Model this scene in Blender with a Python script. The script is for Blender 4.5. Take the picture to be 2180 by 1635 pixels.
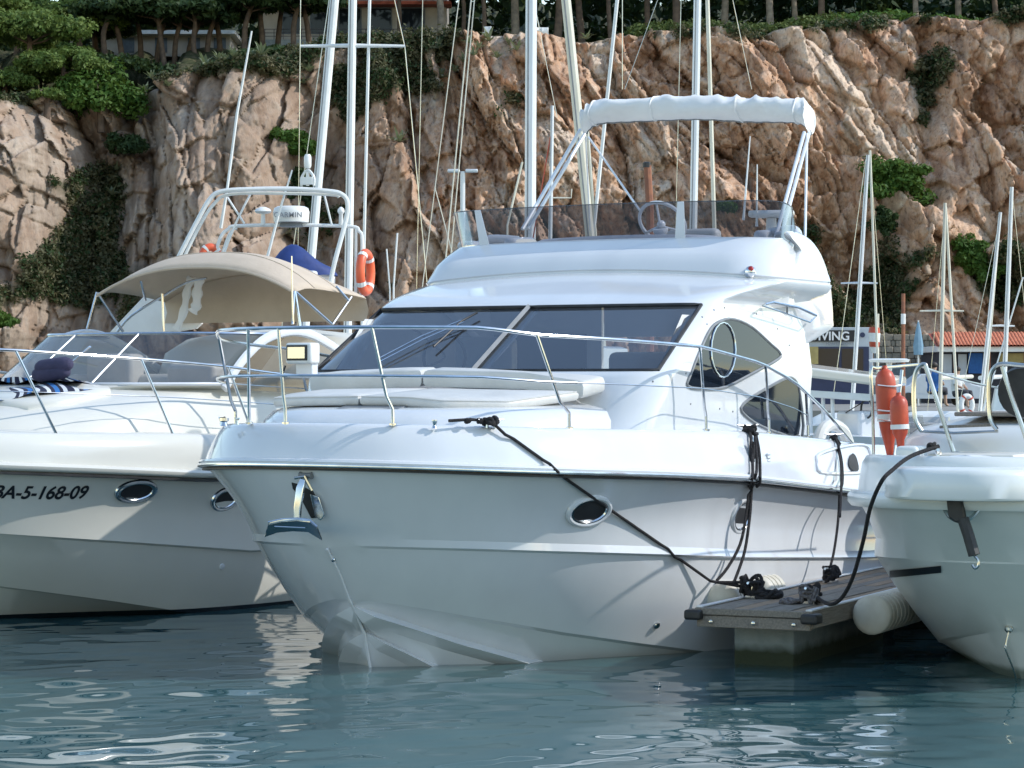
import bpy, bmesh, math, random
import numpy as np
from math import sin, cos, pi, radians, sqrt, atan2
from mathutils import Vector, Matrix
for o in list(bpy.data.objects): bpy.data.objects.remove(o)
random.seed(7); RNG = np.random.default_rng(7)
SC = bpy.context.scene; COL = SC.collection
# ------------------------------------------------------------------ camera
F, CX, CY, H = 5500.0, 1090.0, 817.5, 2.1          # focal length and centre in photo pixels, eye height in metres
cam = bpy.data.cameras.new('camera'); camo = bpy.data.objects.new('camera', cam); COL.objects.link(camo)
camo.location = (0, 0, H); camo.rotation_euler = (pi/2, 0, 0)
cam.sensor_width = 36; cam.lens = 36*F/2180; cam.clip_start = .5; cam.clip_end = 3000
SC.camera = camo
# ------------------------------------------------------------------ sky, sun, exposure
SUN = Vector((.775, -.07, .63)).normalized()          # direction towards the sun: from the right, a little behind the boats
w = bpy.data.worlds.new('World'); SC.world = w; w.use_nodes = True
nt = w.node_tree; nt.nodes.clear()
sky = nt.nodes.new('ShaderNodeTexSky'); sky.sky_type = 'NISHITA'; sky.sun_disc = False
sky.sun_elevation = math.asin(SUN.z); sky.sun_rotation = atan2(SUN.x, SUN.y)
sky.air_density = 1.4; sky.dust_density = .2; sky.ozone_density = 1.0
bg = nt.nodes.new('ShaderNodeBackground'); bg.inputs[1].default_value = .15
out = nt.nodes.new('ShaderNodeOutputWorld')
nt.links.new(sky.outputs[0], bg.inputs[0]); nt.links.new(bg.outputs[0], out.inputs[0])
sl = bpy.data.lights.new('sun', 'SUN'); sl.energy = 2.0; sl.angle = radians(.53); sl.color = (1, .965, .91)
so = bpy.data.objects.new('sun', sl); COL.objects.link(so)
so.rotation_euler = SUN.to_track_quat('Z', 'Y').to_euler(); so.location = (20, 10, 40)
SC.view_settings.view_transform = 'Standard'; SC.view_settings.look = 'None'
SC.view_settings.exposure = .74; SC.view_settings.gamma = 1; SC.view_settings.use_curve_mapping = False
# ------------------------------------------------------------------ pixel -> place
def ray(x, y): return np.array([(x-CX)/F, 1.0, (CY-y)/F])
EYE = np.array([0, 0, H])
def PX(x, y, D): return Vector(EYE + ray(x, y)*D)
def PZ(x, y, z): r = ray(x, y); return Vector(EYE + r*((z-H)/r[2]))
class Frame:
    """local boat frame: l metres aft, b metres to port, z up"""
    def __init__(s, phi, O):
        s.phi = radians(phi); s.O = np.array([O[0], O[1], 0.0])
        s.a = np.array([sin(s.phi), cos(s.phi), 0]); s.p = np.array([cos(s.phi), -sin(s.phi), 0])
    def loc(s, P): d = P-s.O; return (float(d@s.a), float(d@s.p), float(P[2]))
    def pb(s, x, y, b): r = ray(x, y); return s.loc(EYE+r*((b-(EYE-s.O)@s.p)/(r@s.p)))
    def pl(s, x, y, l): r = ray(x, y); return s.loc(EYE+r*((l-(EYE-s.O)@s.a)/(r@s.a)))
    def pz(s, x, y, z): r = ray(x, y); return s.loc(EYE+r*((z-H)/r[2]))
    def world(s, l, b, z): q = s.O+s.a*l+s.p*b; return Vector((q[0], q[1], z))
    def empty(s, name): 
        e = bpy.data.objects.new(name, None); COL.objects.link(e)
        e.location = s.O; e.rotation_euler = (0, 0, pi/2-s.phi); e.empty_display_size = .3
        return e
def V(l, b, z): return Vector((l, -b, z))
# ------------------------------------------------------------------ tags
def tag(o, label=None, cat=None, group=None, kind=None):
    if label: o['label'] = label
    if cat: o['category'] = cat
    if group: o['group'] = group
    if kind: o['kind'] = kind
    return o
def thing(name, label, cat, loc=(0,0,0), rz=0, group=None):
    e = bpy.data.objects.new(name, None); COL.objects.link(e); e.location = loc; e.rotation_euler = (0,0,rz); e.empty_display_size = .3
    return tag(e, label, cat, group)
def copy_tree(o, parent=None):
    c = o.copy(); COL.objects.link(c); c.parent = parent
    for ch in list(o.children): copy_tree(ch, c)
    return c
# ------------------------------------------------------------------ materials
MATS = {}
def mat(name, col, rough=.5, metal=0, col2=None, nscale=3, ndetail=6, bump=0, bscale=40, coat=0, stretch=(1,1,1), spec=.5, lo=.35, hi=.65, trans=0, sss=0):
    m = bpy.data.materials.new(name); m.use_nodes = True; n = m.node_tree.nodes; L = m.node_tree.links
    p = n['Principled BSDF']; p.inputs['Base Color'].default_value = (*col, 1); p.inputs['Roughness'].default_value = rough
    p.inputs['Metallic'].default_value = metal; p.inputs['Specular IOR Level'].default_value = spec
    if coat: p.inputs['Coat Weight'].default_value = coat; p.inputs['Coat Roughness'].default_value = .06
    if trans: p.inputs['Transmission Weight'].default_value = trans
    tc = n.new('ShaderNodeTexCoord'); mp = n.new('ShaderNodeMapping'); mp.inputs['Scale'].default_value = stretch
    L.new(tc.outputs['Object'], mp.inputs[0])
    if col2:
        t = n.new('ShaderNodeTexNoise'); t.inputs['Scale'].default_value = nscale; t.inputs['Detail'].default_value = ndetail
        r = n.new('ShaderNodeValToRGB'); r.color_ramp.elements[0].position = lo; r.color_ramp.elements[1].position = hi
        r.color_ramp.elements[0].color = (*col, 1); r.color_ramp.elements[1].color = (*col2, 1)
        L.new(mp.outputs[0], t.inputs[0]); L.new(t.outputs[0], r.inputs[0]); L.new(r.outputs[0], p.inputs['Base Color'])
    if bump:
        t = n.new('ShaderNodeTexNoise'); t.inputs['Scale'].default_value = bscale; t.inputs['Detail'].default_value = 4
        b = n.new('ShaderNodeBump'); b.inputs['Strength'].default_value = bump; b.inputs['Distance'].default_value = .02
        L.new(mp.outputs[0], t.inputs[0]); L.new(t.outputs[0], b.inputs['Height']); L.new(b.outputs[0], p.inputs['Normal'])
    MATS[name] = m; return m
def glassmat(name, tint, alpha, refl=1.0, rough=.02):
    """tinted sheet: transparent with a fresnel gloss over it"""
    m = bpy.data.materials.new(name); m.use_nodes = True; n = m.node_tree.nodes; L = m.node_tree.links; n.clear()
    o = n.new('ShaderNodeOutputMaterial'); t = n.new('ShaderNodeBsdfTransparent'); t.inputs[0].default_value = (*tint, 1)
    d = n.new('ShaderNodeBsdfDiffuse'); d.inputs[0].default_value = (.16,.17,.19,1)
    mx0 = n.new('ShaderNodeMixShader'); mx0.inputs[0].default_value = alpha
    g = n.new('ShaderNodeBsdfGlossy'); g.inputs['Roughness'].default_value = rough; g.inputs[0].default_value = (.95,.97,1,1)
    fr = n.new('ShaderNodeFresnel'); fr.inputs[0].default_value = 1.5
    mul = n.new('ShaderNodeMath'); mul.operation = 'MULTIPLY'; mul.inputs[1].default_value = refl
    mx = n.new('ShaderNodeMixShader')
    L.new(t.outputs[0], mx0.inputs[1]); L.new(d.outputs[0], mx0.inputs[2]); L.new(fr.outputs[0], mul.inputs[0]); L.new(mul.outputs[0], mx.inputs[0])
    L.new(mx0.outputs[0], mx.inputs[1]); L.new(g.outputs[0], mx.inputs[2]); L.new(mx.outputs[0], o.inputs[0])
    MATS[name] = m; return m
mat('gel', (.70,.715,.73), .11, col2=(.645,.66,.68), nscale=1.7, coat=.6, lo=.3, hi=.75, stretch=(1.8,1.8,.6))
mat('gel2', (.71,.725,.75), .22, col2=(.66,.675,.70), nscale=2.1, coat=.25, lo=.3, hi=.75)
mat('cream', (.70,.685,.62), .16, col2=(.65,.635,.575), nscale=1.5, coat=.3, lo=.3, hi=.75)
mat('cream_deck', (.70,.68,.61), .3, col2=(.64,.62,.555), nscale=2.5, lo=.3, hi=.75)
mat('gel_old', (.74,.76,.74), .28, col2=(.64,.665,.64), nscale=2.0, coat=.15, lo=.3, hi=.8)
mat('nonskid', (.72,.73,.75), .6, col2=(.67,.68,.70), nscale=6, bump=.25, bscale=300)
mat('vinyl', (.64,.63,.60), .42, col2=(.57,.56,.53), nscale=5, bump=.12, bscale=60)
mat('steel', (.70,.72,.74), .16, 1.0, col2=(.55,.57,.59), nscale=9)
mat('steel_old', (.66,.65,.60), .22, 1.0, col2=(.5,.47,.42), nscale=6)
mat('alu', (.74,.76,.78), .4, .25, col2=(.66,.68,.70), nscale=3, stretch=(4,4,.5))
mat('white_paint', (.80,.80,.78), .3, col2=(.72,.72,.69), nscale=4)
mat('mast_cream', (.74,.70,.58), .4, col2=(.66,.61,.48), nscale=4, stretch=(3,3,.4))
mat('black_rub', (.012,.012,.013), .5, col2=(.03,.03,.03), nscale=8)
mat('grey_rub', (.16,.17,.18), .5, col2=(.22,.23,.24), nscale=8)
mat('rope_black', (.012,.011,.012), .85, col2=(.04,.036,.038), nscale=60, bump=.8, bscale=160)
mat('rope_grey', (.13,.12,.13), .85, col2=(.26,.25,.26), nscale=50, bump=.8, bscale=160)
mat('dark_in', (.012,.013,.015), .6, col2=(.03,.03,.033), nscale=3)
mat('canvas_white', (.80,.79,.77), .6, col2=(.74,.73,.71), nscale=4, bump=.35, bscale=9)
mat('canvas_beige', (.58,.475,.37), .75, col2=(.53,.43,.33), nscale=5, bump=.15, bscale=30)
mat('canvas_blue', (.012,.035,.16), .65, col2=(.02,.05,.21), nscale=6, bump=.4, bscale=9)
mat('orange', (.82,.14,.05), .4, col2=(.70,.11,.045), nscale=5)
mat('red_fender', (.56,.085,.035), .4, col2=(.42,.055,.025), nscale=6)
mat('white_tape', (.80,.79,.76), .5, col2=(.7,.69,.66), nscale=9)
mat('antifoul', (.012,.015,.022), .55, col2=(.025,.03,.035), nscale=6)
mat('teak_grey', (.30,.265,.22), .75, col2=(.20,.175,.15), nscale=5, stretch=(1.2,14,14), bump=.5, bscale=18)
mat('teak_warm', (.42,.30,.20), .7, col2=(.30,.21,.14), nscale=5, stretch=(1.2,14,14), bump=.5, bscale=18)
mat('concrete', (.27,.31,.32), .85, col2=(.19,.23,.24), nscale=5, bump=.6, bscale=35)
mat('float_plastic', (.70,.67,.58), .5, col2=(.52,.47,.38), nscale=5, lo=.4, hi=.75)
mat('towel', (.02,.03,.09), .95)
mat('bolster', (.035,.035,.075), .9, col2=(.055,.05,.10), nscale=9, bump=.3, bscale=80)
mat('ink', (.015,.016,.02), .4)
mat('print_grey', (.28,.29,.31), .5)
mat('print_white', (.78,.78,.78), .5)
mat('lamp_glass', (.55,.62,.70), .05, .75)
mat('red_lens', (.35,.02,.02), .1)
mat('rust_pole', (.34,.13,.06), .7, col2=(.22,.085,.05), nscale=6)
mat('skin', (.50,.30,.21), .5, col2=(.44,.26,.18), nscale=8)
mat('cloth_blue', (.03,.13,.38), .85, col2=(.025,.10,.30), nscale=9)
mat('cloth_white', (.72,.72,.71), .85, col2=(.62,.62,.62), nscale=9)
mat('cloth_dark', (.03,.03,.04), .85, col2=(.05,.05,.06), nscale=9)
mat('hair', (.03,.02,.015), .6)
glassmat('tint_fly', (.44,.44,.48), .12, .6)
glassmat('tint_cream', (.66,.65,.63), .20, .9)
glassmat('glass_saloon', (.54,.58,.61), .13, 1.9)
mat('glass_dark', (.012,.018,.028), .04, spec=.3)
def boot(name, base, z, colr=(.012,.015,.022), soft=0.0):
    """paint or weed of another colour below height z of the object"""
    m_ = MATS[base].copy(); MATS[name] = m_; n = m_.node_tree.nodes; L = m_.node_tree.links; p = n['Principled BSDF']
    tc = n.new('ShaderNodeTexCoord'); sx = n.new('ShaderNodeSeparateXYZ'); nz_ = n.new('ShaderNodeTexNoise'); nz_.inputs['Scale'].default_value = 6; ad = n.new('ShaderNodeMath'); ad.operation = 'MULTIPLY_ADD'; ad.inputs[1].default_value = -soft
    gt = n.new('ShaderNodeMapRange'); gt.inputs['From Min'].default_value = z-.5*soft+.004+soft*.35; gt.inputs['From Max'].default_value = z-.5*soft-soft*.35
    mx = n.new('ShaderNodeMix'); mx.data_type = 'RGBA'; mx.inputs['B'].default_value = (*colr, 1)
    src = p.inputs['Base Color'].links[0].from_socket; L.new(src, mx.inputs['A']); L.new(tc.outputs['Object'], sx.inputs[0]); L.new(tc.outputs['Object'], nz_.inputs[0]); L.new(nz_.outputs[0], ad.inputs[0]); L.new(sx.outputs[2], ad.inputs[2]); L.new(ad.outputs[0], gt.inputs[0]); L.new(gt.outputs[0], mx.inputs['Factor']); L.new(mx.outputs['Result'], p.inputs['Base Color'])
boot('gel_boot', 'gel', .05, (.30,.34,.31), .05); boot('cream_boot', 'cream', .045); boot('old_boot', 'gel_old', .07, (.22,.26,.22), .06); boot('concrete_weed', 'concrete', .12, (.03,.04,.02), .10)
# ------------------------------------------------------------------ mesh builder
class MB:
    def __init__(s): s.v = []; s.f = []
    def pts(s, P): i = len(s.v); s.v += [tuple(q) for q in P]; return i
    def grid(s, R, cu=False, cv=False, skip=None):
        nu, nv = len(R), len(R[0]); i0 = s.pts([q for r in R for q in r])
        for i in range(nu if cu else nu-1):
            for j in range(nv if cv else nv-1):
                if skip and skip(i, j): continue
                i2, j2 = (i+1) % nu, (j+1) % nv
                s.f.append((i0+i*nv+j, i0+i*nv+j2, i0+i2*nv+j2, i0+i2*nv+j))
        return s
    def poly(s, P): i = s.pts(P); s.f.append(tuple(range(i, i+len(P)))); return s
    def tube(s, P, r, n=8, closed=False, caps=True, flat=1.0):
        P = [Vector(q) for q in P]; m = len(P); rr = r if isinstance(r, (list, tuple)) else [r]*m
        T = []
        for i in range(m):
            a = P[i-1] if (i > 0 or closed) else P[i]; b = P[(i+1) % m] if (i < m-1 or closed) else P[i]
            d = (b-a); T.append(d.normalized() if d.length > 1e-9 else Vector((0,0,1)))
        u = T[0].orthogonal().normalized() if abs(T[0].z) > .95 else Vector((0,0,1)).cross(T[0]).normalized()
        R = []
        for i in range(m):
            u = (u - T[i]*u.dot(T[i])); u = u.normalized() if u.length > 1e-6 else T[i].orthogonal().normalized()
            w2 = T[i].cross(u)
            R.append([P[i]+(u*cos(2*pi*k/n)*flat+w2*sin(2*pi*k/n))*rr[i] for k in range(n)])
        s.grid(R, cu=closed, cv=True)
        if caps and not closed: s.poly(R[0][::-1]); s.poly(R[-1])
        return s
    def lathe(s, prof, o, ax, n=16, caps=True):
        o = Vector(o); ax = Vector(ax).normalized(); u = ax.orthogonal().normalized(); w2 = ax.cross(u)
        R = [[o+ax*h+(u*cos(2*pi*k/n)+w2*sin(2*pi*k/n))*max(r, 1e-4) for k in range(n)] for h, r in prof]
        s.grid(R, cv=True)
        if caps: s.poly(R[0][::-1]); s.poly(R[-1])
        return s
    def box(s, c, d, M=None):
        c = Vector(c); hx, hy, hz = d[0]/2, d[1]/2, d[2]/2
        P = [Vector((x*hx, y*hy, z*hz)) for x in (-1,1) for y in (-1,1) for z in (-1,1)]
        if M is not None: P = [M @ q for q in P]
        i = s.pts([c+q for q in P])
        for f in ((0,1,3,2),(4,6,7,5),(0,4,5,1),(2,3,7,6),(0,2,6,4),(1,5,7,3)): s.f.append(tuple(i+k for k in f))
        return s
    def slab(s, P, n, t):
        """polygon P extruded by t along n"""
        n = Vector(n).normalized()*t; P = [Vector(q) for q in P]; Q = [q+n for q in P]
        s.poly(P[::-1]); s.poly(Q); m = len(P); i = s.pts(P+Q)
        for k in range(m): s.f.append((i+k, i+(k+1) % m, i+m+(k+1) % m, i+m+k))
        return s
    def ball(s, c, r, n=10, sq=(1,1,1)):
        c = Vector(c); m = n//2+1
        R = [[c+Vector((sq[0]*r*sin(pi*i/m)*cos(2*pi*k/n), sq[1]*r*sin(pi*i/m)*sin(2*pi*k/n), sq[2]*r*cos(pi*i/m))) for k in range(n)] for i in range(m+1)]
        return s.grid(R, cv=True)
    def build(s, name, m, parent=None, smooth=35, merge=True, bevel=0, bseg=2, subsurf=0, solid=0):
        me = bpy.data.meshes.new(name); me.from_pydata(s.v, [], s.f); me.update()
        if merge:
            b = bmesh.new(); b.from_mesh(me); bmesh.ops.remove_doubles(b, verts=b.verts, dist=1e-5)
            bmesh.ops.dissolve_degenerate(b, edges=b.edges, dist=1e-6)
            bmesh.ops.recalc_face_normals(b, faces=b.faces); b.to_mesh(me); b.free()
        if smooth: 
            me.polygons.foreach_set('use_smooth', [True]*len(me.polygons)); me.set_sharp_from_angle(angle=radians(smooth))
        me.materials.append(MATS[m] if isinstance(m, str) else m)
        o = bpy.data.objects.new(name, me); COL.objects.link(o)
        if parent: o.parent = parent
        if solid: md = o.modifiers.new('s', 'SOLIDIFY'); md.thickness = solid; md.offset = 0
        if bevel: md = o.modifiers.new('b', 'BEVEL'); md.width = bevel; md.segments = bseg; md.limit_method = 'ANGLE'; md.angle_limit = radians(40)
        if subsurf: md = o.modifiers.new('u', 'SUBSURF'); md.levels = subsurf; md.render_levels = subsurf
        return o
def quads(name, A, m, parent=None, smooth=False):
    """A: (N,4,3) array -> one mesh of N quads"""
    N = len(A); me = bpy.data.meshes.new(name); me.vertices.add(N*4); me.vertices.foreach_set('co', np.ascontiguousarray(A, dtype=np.float32).ravel())
    me.loops.add(N*4); me.loops.foreach_set('vertex_index', np.arange(N*4, dtype=np.int32))
    me.polygons.add(N); me.polygons.foreach_set('loop_start', np.arange(0, N*4, 4, dtype=np.int32)); me.update(calc_edges=True)
    me.materials.append(MATS[m] if isinstance(m, str) else m)
    o = bpy.data.objects.new(name, me); COL.objects.link(o)
    if parent: o.parent = parent
    return o
def spline(P, n=6, closed=False):
    """Catmull-Rom through P"""
    P = [Vector(q) for q in P]; m = len(P); R = []
    for i in range(m if closed else m-1):
        g = lambda k: P[k % m] if closed else P[min(max(k, 0), m-1)]
        a, b, c, d = g(i-1), g(i), g(i+1), g(i+2)
        for k in range(n):
            t = k/n; R.append(.5*((2*b)+(c-a)*t+(2*a-5*b+4*c-d)*t*t+(3*b-a-3*c+d)*t**3))
    if not closed: R.append(P[-1])
    return R
def interp(x, xs, ys): return float(np.interp(x, xs, ys))
def text(name, body, size, m, M, parent=None, ext=.002, align='LEFT', shear=0, bold=0, space=1):
    c = bpy.data.curves.new(name, 'FONT'); c.body = body; c.size = size; c.extrude = ext; c.align_x = align; c.shear = shear; c.offset = bold; c.space_character = space
    o = bpy.data.objects.new(name, c); COL.objects.link(o); dg = bpy.context.evaluated_depsgraph_get()
    me = bpy.data.meshes.new_from_object(o.evaluated_get(dg)); bpy.data.objects.remove(o)
    me.materials.clear(); me.materials.append(MATS[m]); o = bpy.data.objects.new(name, me); COL.objects.link(o); o.matrix_world = M
    if parent: o.parent = parent
    return o
# ================================================================== water
def water():
    xs = np.concatenate([np.linspace(-150,-9,40)[:-1], np.linspace(-9,-4.6,60)[:-1], np.linspace(-4.6,5.4,330), np.linspace(5.4,10,60)[1:], np.linspace(10,150,40)[1:]])
    ys = np.concatenate([np.linspace(-30,11.5,30)[:-1], np.linspace(11.5,22,420)[:-1], np.linspace(22,34,150)[:-1], np.linspace(34,122,120)])
    X, Y = np.meshgrid(xs, ys); Z = np.zeros_like(X); r = np.random.default_rng(3)
    fade = np.clip((Y-6)/5, 0, 1)*np.clip((60-Y)/26, 0, 1)*np.clip((10.5-np.abs(X))/4, 0, 1)
    for lam, amp, n in ((2.6,.0070,7),(1.25,.0046,10),(.62,.0034,16),(.32,.0016,16)):
        for _ in range(n):
            a = r.normal(-1.2, .75); k = 2*pi/(lam*r.uniform(.7,1.4)); ph = r.uniform(0, 6.28)
            g = .55+.45*np.sin(X*r.uniform(.2,.7)+Y*r.uniform(.2,.6)+r.uniform(0,6))
            Z += amp*g*np.sin(k*(X*cos(a)+Y*sin(a))+ph)/sqrt(n)*1.35
    Z *= fade
    ny, nx = X.shape; V3 = np.stack([X, Y, Z], -1).reshape(-1, 3); idx = np.arange(nx*ny).reshape(ny, nx)
    Q = np.stack([idx[:-1,:-1], idx[:-1,1:], idx[1:,1:], idx[1:,:-1]], -1).reshape(-1, 4)
    me = bpy.data.meshes.new('water'); me.vertices.add(len(V3)); me.vertices.foreach_set('co', V3.astype(np.float32).ravel())
    me.loops.add(Q.size); me.loops.foreach_set('vertex_index', Q.astype(np.int32).ravel()); me.polygons.add(len(Q)); me.polygons.foreach_set('loop_start', np.arange(0, Q.size, 4, dtype=np.int32)); me.update(calc_edges=True)
    me.polygons.foreach_set('use_smooth', [True]*len(Q))
    o = bpy.data.objects.new('water', me); COL.objects.link(o); me.materials.append(MATS['sea']); tag(o, kind='structure')
mat('sea', (.034,.092,.102), .010, col2=(.050,.118,.126), nscale=.5, spec=.5); MATS['sea'].node_tree.nodes['Principled BSDF'].inputs['IOR'].default_value = 1.5
water()
# ================================================================== hull tools
from mathutils.bvhtree import BVHTree
def planf(B, l0, L, n, m): return lambda l: B*max(0.0, 1-max(0.0, 1-(l-l0)/L)**n)**(1/m)
class Line:
    def __init__(s, l0, fn, zl, zz, LE): s.l0, s.fn, s.zl, s.zz, s.LE = l0, fn, zl, zz, LE
    def at(s, t):
        l = s.l0+(s.LE-s.l0)*t**2.0; return l, s.fn(l), interp(l, s.zl, s.zz)
    def z(s, l): return interp(l, s.zl, s.zz)
TS = [i/64 for i in range(65)]
def hull_mesh(sections):
    """sections(t) -> list of (l,b,z) on the port side, rail to keel"""
    R = []
    for t in TS:
        S = sections(t); R.append([V(l, b, z) for l, b, z in S]+[V(l, -b, z) for l, b, z in S[::-1]])
    m = MB(); m.grid(R); m.poly(R[-1]); return m
def sweep_line(line, prof, LE_t=1.0, dz=0, din=0):
    """profile [(out, up)] swept round the bow along a line of the hull, both sides"""
    T = [t for t in TS if t <= LE_t]
    path = [line.at(t) for t in T[::-1]]; P = [Vector((l, b, z)) for l, b, z in path]+[Vector((l, -b, z)) for l, b, z in path[::-1][1:]]
    R = []
    for i, q in enumerate(P):
        a, b = P[max(i-1, 0)], P[min(i+1, len(P)-1)]; d = (b-a); d.z = 0; d.normalize(); n = Vector((d.y, -d.x, 0))
        if n.dot(Vector((q.x-3.5, q.y, 0))) < 0: n = -n
        R.append([V(*(q+n*(o-din)+Vector((0, 0, u+dz)))) for o, u in prof])
    return R
def bvh_of(o):
    me = o.data; return BVHTree.FromPolygons([v.co.copy() for v in me.vertices], [tuple(p.vertices) for p in me.polygons])
def hit(fr, bvh, x, y, off=0):
    """where the sight line through photo pixel x,y meets a boat's surface (local coordinates)"""
    r = ray(x, y); e = EYE-fr.O; o = Vector((e@fr.a, -(e@fr.p), e[2])); d = Vector((r@fr.a, -(r@fr.p), r[2])).normalized()
    loc, n, i, dist = bvh.ray_cast(o, d)
    if loc is None: return None
    if n.dot(d) > 0: n = -n
    return loc+n*off, n
def mirror(P): return [Vector((q.x, -q.y, q.z)) for q in P]
def side_oval(name, fr, bvh, px, py, rx, rz, parent, ringm='gel', panem='dark_in', tube=.022, steel=True):
    """oval port light laid on a hull: ring, seal and recessed pane; px,py centre in photo pixels, rx,rz metres"""
    c, n = hit(fr, bvh, px, py); u = Vector((0,0,1)).cross(n).normalized(); w2 = n.cross(u)
    E = lambda k, s, h: c+u*(cos(k)*rx*s)+w2*(sin(k)*rz*s)+n*h
    K = [2*pi*i/28 for i in range(28)]
    def put(sgn, C):
        f = (lambda q: q) if sgn > 0 else (lambda q: Vector((q.x, -q.y, q.z)))
        ring = MB(); ring.tube([f(E(k, 1, .006)) for k in K], tube, 8, closed=True)
        o = ring.build('porthole', ringm, parent)
        g = MB(); g.tube([f(E(k, .86, .012)) for k in K], .012, 6, closed=True); g.build('seal', 'steel' if steel else 'black_rub', o)
        pn = MB(); pn.poly([f(E(k, .86, .004)) for k in K]); pn.build('pane', panem, o)
    put(1, c); put(-1, c)
# ================================================================== the white flybridge yacht
YA = Frame(29, (-1.5012, 18.3482)); yacht = YA.empty('motor_yacht')
tag(yacht, 'large white flybridge motor yacht moored beside the wooden finger pier', 'yacht')
LE = 9.0
rail = Line(0, planf(2.0, 0, 3.0, 2, 2.25), [0,.6,1.22,2.02,3.29,4.53,5.7,9], [1.531,1.494,1.463,1.427,1.354,1.256,1.16,1.05], LE)
strp = Line(.347, planf(1.9, .347, 3.0, 2, 1.72), [.347,.84,1.45,2.34,3.61,6.18,9], [.94,.912,.872,.812,.721,.57,.46], LE)
chin = Line(.649, planf(1.82, .649, 3.2, 1.7, 1.4), [.649,.82,1.19,1.82,2.4,3.17,5,9], [.533,.483,.384,.235,.124,-.005,-.09,-.12], LE)
spr1 = Line(.70, planf(1.42, .70, 2.7, 1.6, 1.12), [.7,1.25,1.9,3,9], [.475,.23,.0,-.2,-.26], LE)
spr2 = Line(.86, planf(1.1, .86, 2.0, 1.5, 1.2), [.86,1.22,2,9], [.265,.02,-.26,-.36], LE)
keel = Line(.94, lambda l: 0.0, [.94,1.3,2,9], [0,-.28,-.45,-.5], LE)
def sect_main(t):
    r, s, c, a, d, k = [x.at(t) for x in (rail, strp, chin, spr1, spr2, keel)]
    g = min(1, t*12); S = []
    for q in (0, .1, .2, .3, .4, .5, .6, .7, .8, .9):
        f = 1-.04*sin(pi*q)*g; S.append((r[0]+(s[0]-r[0])*q, (r[1]-.03*g+(s[1]-r[1])*q)*f, r[2]-.02+(s[2]-r[2]+.02)*q))
    S += [s, (s[0]+.01, max(0, s[1]-.035*g), s[2]-.018)]
    s2 = S[-1]
    for q in (.2, .4, .6, .8): S.append(tuple(s2[i]+(c[i]-s2[i])*q+(.025*sin(pi*q)*g if i == 1 else 0) for i in range(3)))
    S += [c, (c[0]+.01, c[1]-.05*g, c[2]-.02)]
    S += [a, (a[0]-.03*g, a[1]+.115*g, a[2]-.06*g), (a[0], a[1]-.015*g, a[2]-.115*g)]
    S += [d, (d[0]-.03*g, d[1]+.10*g, d[2]-.05*g), (d[0], d[1]-.015*g, d[2]-.10*g)]
    S += [k]
    return S
hull = hull_mesh(sect_main).build('hull', 'gel', yacht, smooth=11)
HB = bvh_of(hull)
m = MB(); m.grid(sweep_line(rail, [(-.06,-.025),(.02,-.02),(.035,.0),(.04,.02),(.03,.035),(-.06,.05)])); rr = m.build('rub_rail', 'gel', yacht, smooth=40)
m = MB(); m.grid(sweep_line(rail, [(.03,-.022),(.047,-.016),(.05,-.006),(.047,.004),(.03,.008)])); m.build('steel_strip', 'steel', rr)
m = MB(); m.grid(sweep_line(rail, [(-.05,-.026),(.012,-.028),(.012,-.042),(-.05,-.045)])); m.build('rubber_seal', 'black_rub', rr)
DZ = lambda l: interp(l, [0,1.2,3,3.8,5.2,6.5,9], [1.82,1.78,1.74,1.72,1.64,1.56,1.50])
R = sweep_line(rail, [(0,0)])                                   # plan path of the rail
def bulwark():
    T = TS[::-1]; path = [rail.at(t) for t in T]; P = [Vector((l, b, z)) for l, b, z in path]+[Vector((l, -b, z)) for l, b, z in path[::-1][1:]]
    G = []
    for i, q in enumerate(P):
        a, b = P[max(i-1, 0)], P[min(i+1, len(P)-1)]; d = (b-a); d.z = 0; d.normalize(); n = Vector((d.y, -d.x, 0))
        if n.dot(Vector((q.x-3.5, q.y, 0))) < 0: n = -n
        zr, zd = q.z+.03, DZ(q.x); row = []
        for o, u in ((-.01,0),(-.03,.2),(-.06,.45),(-.10,.72),(-.135,.9),(-.155,.965),(-.18,.995),(-.21,1.0),(-.235,.97)):
            row.append(q+n*o+Vector((0,0,zr-q.z+(zd-zr)*u)))
        row.append(q+n*(-.25)+Vector((0,0,zd-.07-q.z)))
        for r in row:
            if q.y*r.y < 0: r.y = 0
        G.append([V(*r) for r in row])
    return G
G = bulwark(); m = MB(); m.grid(G); bul = m.build('bulwark', 'gel', yacht, smooth=50); BB = bvh_of(bul)
m = MB(); half = len(G)//2
m.grid([[G[i][-1].lerp(G[-1-i][-1], k/8)+Vector((0,0,.05*(1-(k/4-1)**2))) for k in range(9)] for i in range(half+1)])
m.poly([g for g in G[0]]+[g for g in G[-1]][::-1]); m.build('deck', 'nonskid', yacht, smooth=40)
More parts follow.
